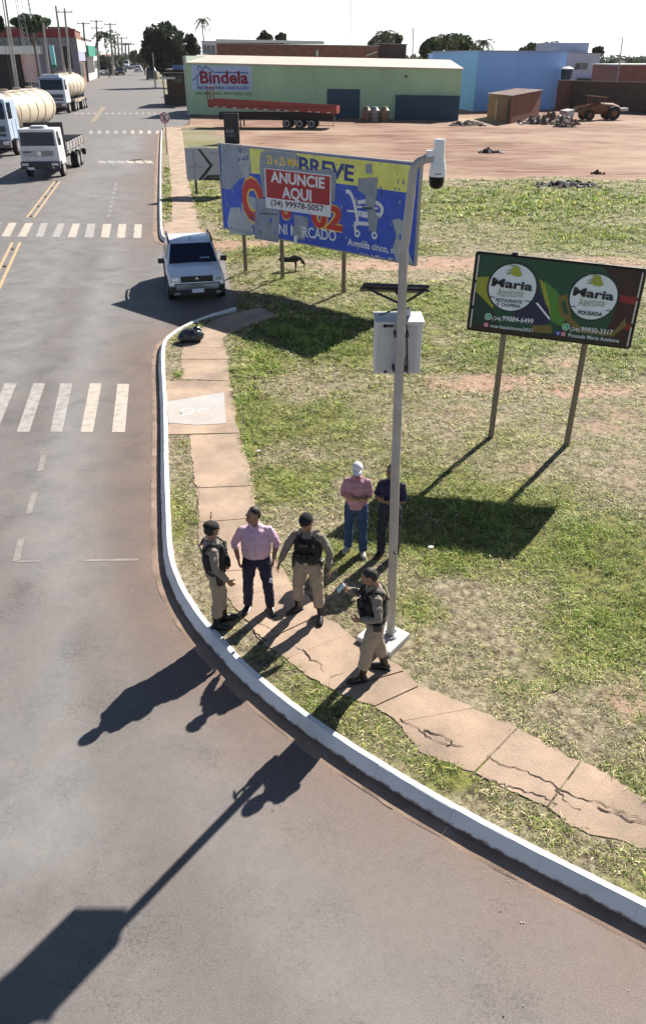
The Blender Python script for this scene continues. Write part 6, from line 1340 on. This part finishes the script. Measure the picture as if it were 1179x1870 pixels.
for i, (a, b, y, tp, c_, nm) in enumerate(((172,182,365,90,(215,210,208),'white shop front after the green sign'),(181,190,430,94,(150,90,80),'reddish shop front further up the avenue'),(189,199,500,97,(225,220,212),'cream shop front near the far cars'),(198,207,600,99,(170,120,105),'brown shop front near the end of the avenue'),(206,215,720,100,(220,220,220),'white block at the end of the avenue'))):
    t, ff = row('shop', nm, a, b, y, tp, tpl('shop wall %d' % i, *c_), sl=60, group='small shops along the avenue')
    opening(t, ff, a+1, tp+3, b-1, tp+8, 'sign_board', tpl('board %d' % i, *[(70,120,110),(210,200,190),(120,60,60),(220,220,220),(90,110,150)][i]), -.4, .6); opening(t, ff, a+1, 110, b-1.5, 126, 'shopfront', SHUT, -.05, .1)
# left pavement
mb = MB(); L_ = [G(*p) for p in ((172,133),(90,190),(-60,250))]; q = [(p.x, p.y) for p in L_]
mb.add([(q[0][0],q[0][1],.12),(q[1][0],q[1][1],.12),(q[2][0],q[2][1],.12),(q[2][0]-25,q[2][1]+2,.12),(q[1][0]-25,q[1][1]+4,.12),(q[0][0]-25,q[0][1]+10,.12),(q[0][0],q[0][1],-.02),(q[1][0],q[1][1],-.02),(q[2][0],q[2][1],-.02)], [(0,1,4,5),(1,2,3,4),(6,7,1,0),(7,8,2,1)]); struct(mb.build('pavement', M('pale pavement', (.42,.37,.34), .9, var=.1, vs=.3)))
# ---------------------------------------------------------------- trees
def leaf_mat(name, dark, light):
    def fn(n, b):
        at = n.nodes.new('ShaderNodeVertexColor'); at.layer_name = 'tint'; n.links.new(at.outputs[0], b.inputs['Base Color']); b.inputs['Roughness'].default_value = .6
        tr = n.nodes.new('ShaderNodeBsdfTranslucent'); n.links.new(at.outputs[0], tr.inputs[0]); mx = n.nodes.new('ShaderNodeMixShader'); mx.inputs[0].default_value = .3
        n.links.new(b.outputs[0], mx.inputs[1]); n.links.new(tr.outputs[0], mx.inputs[2]); n.links.new(mx.outputs[0], n.nodes['Material Output'].inputs[0])
    return attr_mat(name, fn)
LEAF = leaf_mat('tree leaves', None, None); BARK = M('bark', (.10,.075,.055), .9, var=.2, vs=4, bump=.3)
def quads_mesh(name, Pc, size, col, parent, aspect=.6, flat=.0):
    m = len(Pc); a = rng.normal(size=(m,3)); a /= np.linalg.norm(a, axis=1)[:,None]; b = rng.normal(size=(m,3)); b -= a*(a*b).sum(1)[:,None]; b /= np.linalg.norm(b, axis=1)[:,None]
    s = size*rng.uniform(.6,1.4,m)[:,None]; A = a*s; B = b*s*aspect; Vv = np.stack([Pc-A, Pc-B*1.0, Pc+A, Pc+B], 1).reshape(-1,3)
    me = bpy.data.meshes.new(name); me.vertices.add(m*4); me.vertices.foreach_set('co', Vv.ravel()); me.loops.add(m*4); me.loops.foreach_set('vertex_index', np.arange(m*4)); me.polygons.add(m); me.polygons.foreach_set('loop_start', np.arange(m)*4); me.polygons.foreach_set('loop_total', np.full(m,4)); me.update()
    ca = me.color_attributes.new('tint', 'FLOAT_COLOR', 'POINT'); ca.data.foreach_set('color', np.column_stack([np.repeat(col,4,0), np.ones(m*4)]).ravel()); me.materials.append(LEAF)
    o = bpy.data.objects.new(name, me); COL.objects.link(o); o.parent = parent; return o
def tree(label, X, Y, zb, zt, w, n=2500, leaf=.35, tone=(.045,.065,.022), trunk=True, group=None, name='tree', clumps=16, z00=0):
    """broadleaf tree: crown between zb and zt, width w"""
    t = thing(name, label, 'tree', (X, Y, 0), 0, group); cz, hz = (zb+zt)/2, (zt-zb)/2; rad = w/2; C = []
    for i in range(clumps):
        v = rng.normal(size=3); v /= np.linalg.norm(v); q = rng.uniform(.35,.78); C.append((v[0]*rad*q, v[1]*rad*q, cz+v[2]*hz*q, rng.uniform(.28,.48)))
    C.append((0,0,cz,.62)); per = n//len(C); P_ = []; K = []
    for x, y, z, r in C:
        v = rng.normal(size=(per,3)); v /= np.linalg.norm(v, axis=1)[:,None]; q = rng.uniform(.55,1.05,per)[:,None]**.6; P_.append(np.array([x,y,z])+v*q*np.array([rad*r, rad*r, hz*r*1.05])); K.append(np.full(per, rng.uniform(.75,1.35)))
    P_ = np.concatenate(P_); K = np.concatenate(K)*rng.uniform(.6,1.4,len(P_)); col = np.array(tone)[None]*K[:,None]; quads_mesh('crown', P_, leaf, col, t)
    if trunk:
        m = MB(); m.loft([(0,0,-.2),(0.05,0,zb*.5),(0,0,zb+hz*.5)], [w*.045,w*.035,w*.02], (1,0,0), 9)
        for i in range(5): a = i*1.26; m.loft([(0,0,zb*.8),(math.cos(a)*rad*.3,math.sin(a)*rad*.3,zb+hz*.35),(math.cos(a)*rad*.55,math.sin(a)*rad*.55,zb+hz*.8)], [w*.022,w*.016,w*.008], (1,0,.1), 7)
        m.build('trunk', BARK, t, smooth=60)
    return t
def ptree(label, px, w_px, top, bot, yw, **k):
    c_ = at_y(px, (top+bot)/2, yw); a, b = at_y(px-w_px/2, top, yw), at_y(px+w_px/2, bot, yw); return tree(label, c_.x, yw, max(b.z, .5), a.z, b.x-a.x, **k)
def palm(label, px, top, base_row, yw, fr=2.2, group=None, n=14, r=.16, tone=(.06,.08,.035), droop=.9):
    a = at_y(px, top, yw); t = thing('palm_tree', label, 'palm tree', (a.x, yw, 0), 0, group); h = a.z
    MB().loft([(0,0,-.2),(.1,0,h*.5),(0,0,h-.2)], [r*1.5,r*1.1,r], (1,0,0), 8).build('trunk', BARK, t, smooth=60); m = MB()
    P_ = []
    for i in range(n):
        an = i*2.399; up = .9-1.5*(i/n); 
        for j in range(22):
            s = j/21; x = fr*s*math.cos(an); y = fr*s*math.sin(an); z = h+fr*(up*s-droop*s*s)
            for q in range(3): P_.append((x+rng.normal()*.10*fr*.5, y+rng.normal()*.10*fr*.5, z-rng.random()*.12*fr))
    P_ = np.array(P_); col = np.array(tone)[None]*rng.uniform(.6,1.5,len(P_))[:,None]; quads_mesh('fronds', P_, fr*.10, col, t, .3)
    return t
DARKT = (.028,.042,.018); MIDT = (.05,.075,.025)
ptree('large dark round tree standing over the right side of the avenue', 306, 92, 42, 140, 240, n=18000, leaf=.55, tone=DARKT, clumps=40)
ptree('smaller dark tree tucked behind the large round tree by the white house', 349, 38, 62, 112, 245, n=2500, leaf=.4, tone=DARKT)
ptree('green street tree beyond the large round tree', 262, 30, 88, 124, 420, n=1500, leaf=.5, tone=MIDT, group='street trees up the avenue'); ptree('pale green street tree near the end of the avenue', 245, 22, 88, 120, 520, n=1200, leaf=.5, tone=(.08,.10,.05), group='street trees up the avenue')
ptree('dark tree left of the pale street tree, far up the avenue', 228, 18, 96, 118, 640, n=800, leaf=.6, tone=MIDT, group='street trees up the avenue')
ptree('dark green domed tree above the red roofed block', 56, 70, 26, 62, 168, n=5000, leaf=.35, tone=(.04,.07,.03), clumps=24)
ptree('dark tree cut by the left edge of the photo', 2, 18, 30, 60, 168, n=1200, leaf=.35, tone=DARKT)
ptree('left of two small round trees over the brick hall roof', 482, 30, 54, 82, 230, n=1500, leaf=.42, tone=(.04,.05,.025)); ptree('right of two small round trees over the brick hall roof', 514, 24, 58, 82, 235, n=1200, leaf=.42, tone=(.035,.05,.022))
ptree('dark domed tree behind the low brick building', 702, 76, 62, 108, 215, n=4500, leaf=.42, tone=(.05,.065,.025), clumps=22)
ptree('green bushy tree above the end of the warehouse', 790, 60, 64, 110, 205, n=2800, leaf=.42, tone=MIDT, group='trees behind the blue buildings'); ptree('tall green tree over the pale blue hall', 836, 52, 62, 108, 210, n=2600, leaf=.42, tone=MIDT, group='trees behind the blue buildings'); ptree('light green tree left of the small palm', 866, 30, 78, 104, 215, n=1500, leaf=.4, tone=(.08,.10,.04), group='trees behind the blue buildings')
ptree('low dark green tree peeping over the bright blue building', 975, 50, 78, 104, 220, n=1800, leaf=.38, tone=MIDT); ptree('small tree behind the grey house corner', 1090, 20, 84, 104, 230, n=900, leaf=.4, tone=MIDT); ptree('dark shrubby tree between the grey house and the thin pole', 1112, 26, 112, 140, 200, n=1200, leaf=.4, tone=DARKT)
palm('tall thin palm behind the white house', 369, 36, 70, 260, 2.4); palm('palm with dark crown above the domed tree', 702, 60, 90, 200, 2.6, n=18); palm('palm standing over the shops along the avenue', 190, 62, 120, 360, 6); palm('small dark palm over the pale blue hall', 882, 76, 100, 205, 2.6); palm('spiky palm between the bushy trees', 815, 66, 100, 200, 3.0); palm('spiky palm over the bright blue building', 1003, 80, 100, 215, 2.8)
# far tree belts and town on the horizon
def belt(label, x0, x1, top, yw, n, tone):
    a, b = at_y(x0, 100, yw), at_y(x1, 100, yw); X = rng.uniform(a.x, b.x, n); hh = at_y(0, top, yw).z; env = hh*(.45+.55*vnoise(X, X*0, .02, 8)); Z = rng.random(n)**.7*env; Y = rng.uniform(-12, 12, n); o = quads_mesh('distant_trees', np.column_stack([X, Y+yw, Z]), 2.2, np.array(tone)[None]*rng.uniform(.6,1.5,n)[:,None], None); struct(o, 'stuff'); o['label'] = label
belt('hazy belt of trees along the horizon', -1200, 2600, 96, 700, 16000, (.10,.12,.10)); belt('low trees behind the right hand buildings', 740, 1500, 100, 300, 4000, (.06,.08,.04))
belt('trees behind the shops left of the avenue', -500, 215, 97, 420, 4000, (.06,.08,.045))
# ---------------------------------------------------------------- poles, mast
def upole(label, bx, by, tx, ty, yw=None, arm=0, group='utility poles along the avenue', r=.17, lamp=0, col=None):
    K = max(1, (yw or 100)/170); r = r*K
    b = G(bx, by) if yw is None else at_y(bx, by, yw); yw = b.y; top = at_y(tx, ty, yw); t = thing('utility_pole', label, 'utility pole', (b.x, yw, 0), 0, group)
    pm = col or M('concrete pole', (.34,.32,.30), .85, var=.15, vs=3); x = top.x-b.x
    MB().cyl((0,0,-.2), (x,0,top.z), r*1.25, r*.75, 10).build('pole', pm, t, smooth=50)
    for k in range(abs(arm)): MB().box((x*(1-.09*k), 0, top.z-.5-k*1.1*K), (2.4*K,.14*K,.14*K)).build('crossarm', M('crossarm', (.16,.14,.13), .8), t)
    for k in range(abs(arm)):
        for s in (-1,0,1): MB().cyl((x*(1-.09*k)+s*K, 0, top.z-.43-k*1.1*K), (x*(1-.09*k)+s*K, 0, top.z-.43+.23*K-k*1.1*K), .06*K, n=6).build('insulator', M('crossarm', (.16,.14,.13), .8), t)
    if lamp: m = MB(); m.tube([(x,0,top.z-1.2),(x+lamp*.8,0,top.z-.6),(x+lamp*2.4,-.2,top.z-.5)], .05); m.build('lamp_arm', STEEL, t, smooth=60); MB().box((x+lamp*2.8,-.2,top.z-.52), (.8,.3,.14)).build('lamp_head', STEEL, t, bevel=.03)
    return t
upole('tall pale pole rising beside the cream tanker, cut by the photo top', 33, 170, 7, -20, yw=128, lamp=0, arm=0); upole('thinner pole cut by the photo top, at the far left', 26, 150, 2, -20, yw=130, r=.12)
upole('short leaning pole in front of the red roofed block', 90, 160, 79, 42, yw=135, r=.2); upole('pole just left of the crossarm pole, by the banner', 120, 150, 102, 10, yw=138, r=.2); upole('pole with one wide crossarm beside the brick shop', 127, 150, 118, 15, yw=139, arm=1, r=.2)
upole('dark pole standing on the pavement corner by the brick shop', 160, 142, 152, 40, yw=300, arm=1, r=.2, col=M('dark pole', (.10,.09,.085), .85), lamp=1)
upole('pole with transformer arms past the green sign', 180, 136, 176, 36, yw=365, arm=2, lamp=1, r=.2)
for i, (bx, tx, ty, yw, ar) in enumerate(((205,201,42,400,1),(211,209,62,460,1),(218,215,66,520,0),(224,222,68,600,2),(230,229,78,700,1),(236,235,80,800,1))):
    upole(['first pole past the palm, standing tall','second pole past the palm','bare pole, third past the palm','double armed pole, fourth past the palm','small pole, fifth past the palm','farthest small pole at the end of the avenue'][i], bx, 118, tx, ty, yw=yw, arm=ar, r=.2)
upole('white street pole at the right kerb of the avenue, near the large tree', 281, 128, 279, 96, yw=230, group=None, r=.12, arm=0)
upole('thin bare pole above the end of the green warehouse', 755, 110, 754, 50, yw=170, group=None, r=.12); upole('thin leaning pole between grey house and brick building', 1129, 145, 1136, 68, yw=150, group=None, r=.12)
def mast(label, px, top, yw, w, rows=26, dx=0):
    a = at_y(px, top, yw); t = thing('lattice_mast', label, 'mast', (a.x, yw, 0)); LM_ = M('mast grey', (.45,.45,.46), .6)
    m = MB(); h = a.z; P_ = [(w*math.cos(q), w*math.sin(q)) for q in (0,2.09,4.19)]
    for x, y in P_: m.cyl((x,y,0), (x*.6,y*.6,h), .05, n=5)
    for i in range(rows):
        z0, z1 = h*i/rows, h*(i+1)/rows; k0, k1 = 1-.4*i/rows, 1-.4*(i+1)/rows
        for j in range(3): p, q = P_[j], P_[(j+1) % 3]; m.cyl((p[0]*k0,p[1]*k0,z0), (q[0]*k1,q[1]*k1,z1), .025, n=4)
    m.build('lattice', LM_, t); return t
mast('thin lattice radio mast above the brick hall, reaching the photo top', 640, -25, 240, .35); mast('thick pale tower rising behind the red roofed block', 28, -30, 165, .9); mast('thin mast right of the thick pale tower', 47, -30, 168, .2)
# ---------------------------------------------------------------- far traffic
def farcar(label, px, py, w_px, paint, rot=10, rear=False, L=4.2, H=1.5):
    p = G(px, py); s = w_px/((py-HOR)*CP/CAM_H)/1.8; o = car(label, (p.x, p.y+2*s, 0), R(rot+(180 if rear else 0)), paint, L, 1.8, H, False, 0, 'cars far up the avenue', 'car'); o.scale = (s,)*3
WC = M('white car paint', (.62,.63,.66), .3, var=.03); BC = M('black car paint', (.02,.02,.025), .25); SC_ = M('silver car paint', (.40,.41,.44), .3, .3); DC = M('dark blue car paint', (.03,.035,.06), .25)
farcar('white hatchback, nearest of the cars far up the avenue on the left', 186, 138, 17, WC, 14); farcar('white car just behind the nearest white hatchback', 199, 133, 15, WC, 12); farcar('low black car driving in the middle of the avenue', 217, 138, 15, BC, 12); farcar('white car behind the black one', 213, 128, 15, WC, 10); farcar('white van at the far centre of the avenue', 228, 127, 14, WC, 8, H=1.9); farcar('silver car beside the white van', 240, 127, 12, SC_, 6); farcar('dark blue van parked on the right under the large tree', 274, 146, 19, DC, 10, rear=True, L=4.8, H=1.95)
farcar('dark car parked behind the dark blue van', 257, 129, 12, BC, 8, rear=True); farcar('small white car parked far along the right side', 251, 132, 13, WC, 8, rear=True)
# ---------------------------------------------------------------- bag, dog, litter
p = G(350, 625, SZ); t = thing('rubbish_bag', 'dark tied rubbish bag lying on the edge of the pavement', 'rubbish bag', (p.x, p.y+.12, SZ)); m = MB(); m.ell((0,0,.17), (.36,.25,.20), n=20, k=12, z0=-.85); m.ell((.15,.05,.29), (.14,.12,.13), n=12, k=8); m.ell((-.2,-.05,.12), (.22,.18,.13), n=12, k=8)
BAG = M('dark bag plastic', (.02,.026,.036), .25, var=.2, spec=.6); o = m.build('bag', BAG, t); organic(o, .014, .05, 2)
MB().loft([(.15,.05,.40),(.16,.05,.45),(.18,.05,.51)], [.03,.02,.05], (1,0,0), 8).build('knot', BAG, t, smooth=60)
def dog():
    p = G(528, 497, LZ); t = thing('dog', 'black dog sniffing the grass behind the middle billboard post', 'dog', (p.x, p.y+.2, LZ), R(8)); m = MB()
    m.loft([(-.34,0,.44),(-.25,0,.45),(0,0,.42),(.24,0,.46),(.34,0,.45)], [(.07,.09),(.10,.12),(.085,.10),(.10,.14),(.08,.10)], (0,1,0), 12)
    m.loft([(.28,0,.50),(.42,0,.46),(.50,0,.36)], [.075,.06,.055], (0,1,0), 10); m.ell((.53,0,.31), (.085,.06,.065), Matrix.Rotation(.7,3,'Y')); m.loft([(.55,0,.28),(.61,0,.20)], [.035,.028], (0,1,0), 8)
    for s in (-1,1):
        m.loft([(-.28,s*.07,.42),(-.24,s*.075,.27),(-.33,s*.075,.15),(-.30,s*.075,.02),(-.26,s*.075,.015)], [.065,.045,.028,.022,.025], (0,1,0), 8)
        m.loft([(.24,s*.07,.40),(.25,s*.075,.22),(.24,s*.075,.12),(.24,s*.075,.02),(.28,s*.075,.015)], [.05,.034,.026,.022,.024], (0,1,0), 8); m.loft([(.47,s*.05,.37),(.45,s*.075,.32)], [.022,.012], (0,1,0), 6)
    m.loft([(-.35,0,.47),(-.45,0,.42),(-.52,0,.30)], [.022,.018,.01], (0,1,0), 6); o = m.build('body', M('black fur', (.014,.013,.013), .85, bump=.3), t); organic(o, .014, 0, 2)
dog()
for i, (px, py, c_, lb) in enumerate(((467,709,(.03,.03,.03),'dark scrap of litter in the grass right of the pavement'),(786,1002,(.6,.6,.6),'white scrap of paper at the edge of the restaurant sign shadow'),(530,599,(.35,.35,.4),'pale scrap in the big billboard shadow'),(472,826,(.5,.5,.48),'pale scrap of paper in the grass beside the pavement'))):
    p = G(px, py, LZ+.04); m = MB(); k = 7; vs = [(math.cos(a*.9)*.05*(1+.4*noise.noise(Vector((a,i,0)))), math.sin(a*.9)*.035, .03*noise.noise(Vector((a*2,i,1)))) for a in range(k)]; m.prism(vs, (0,0,.012)); o = m.build('litter', M('litter %d' % i, c_, .7), None, (p.x, p.y, LZ+.07)); tag(o, lb, 'litter')

# ---------------------------------------------------------------- thin dusty air
m = bpy.data.materials.new('dusty air'); m.use_nodes = True; n = m.node_tree; n.nodes.remove(n.nodes['Principled BSDF'])
pv = n.nodes.new('ShaderNodeVolumePrincipled'); pv.inputs['Color'].default_value = (.86,.87,.9,1); pv.inputs['Density'].default_value = .00005; pv.inputs['Anisotropy'].default_value = .3
n.links.new(pv.outputs[0], n.nodes['Material Output'].inputs['Volume'])
MB().box((0, 2400, 22), (6400, 5400, 46)).build('haze', m)['kind'] = 'stuff'
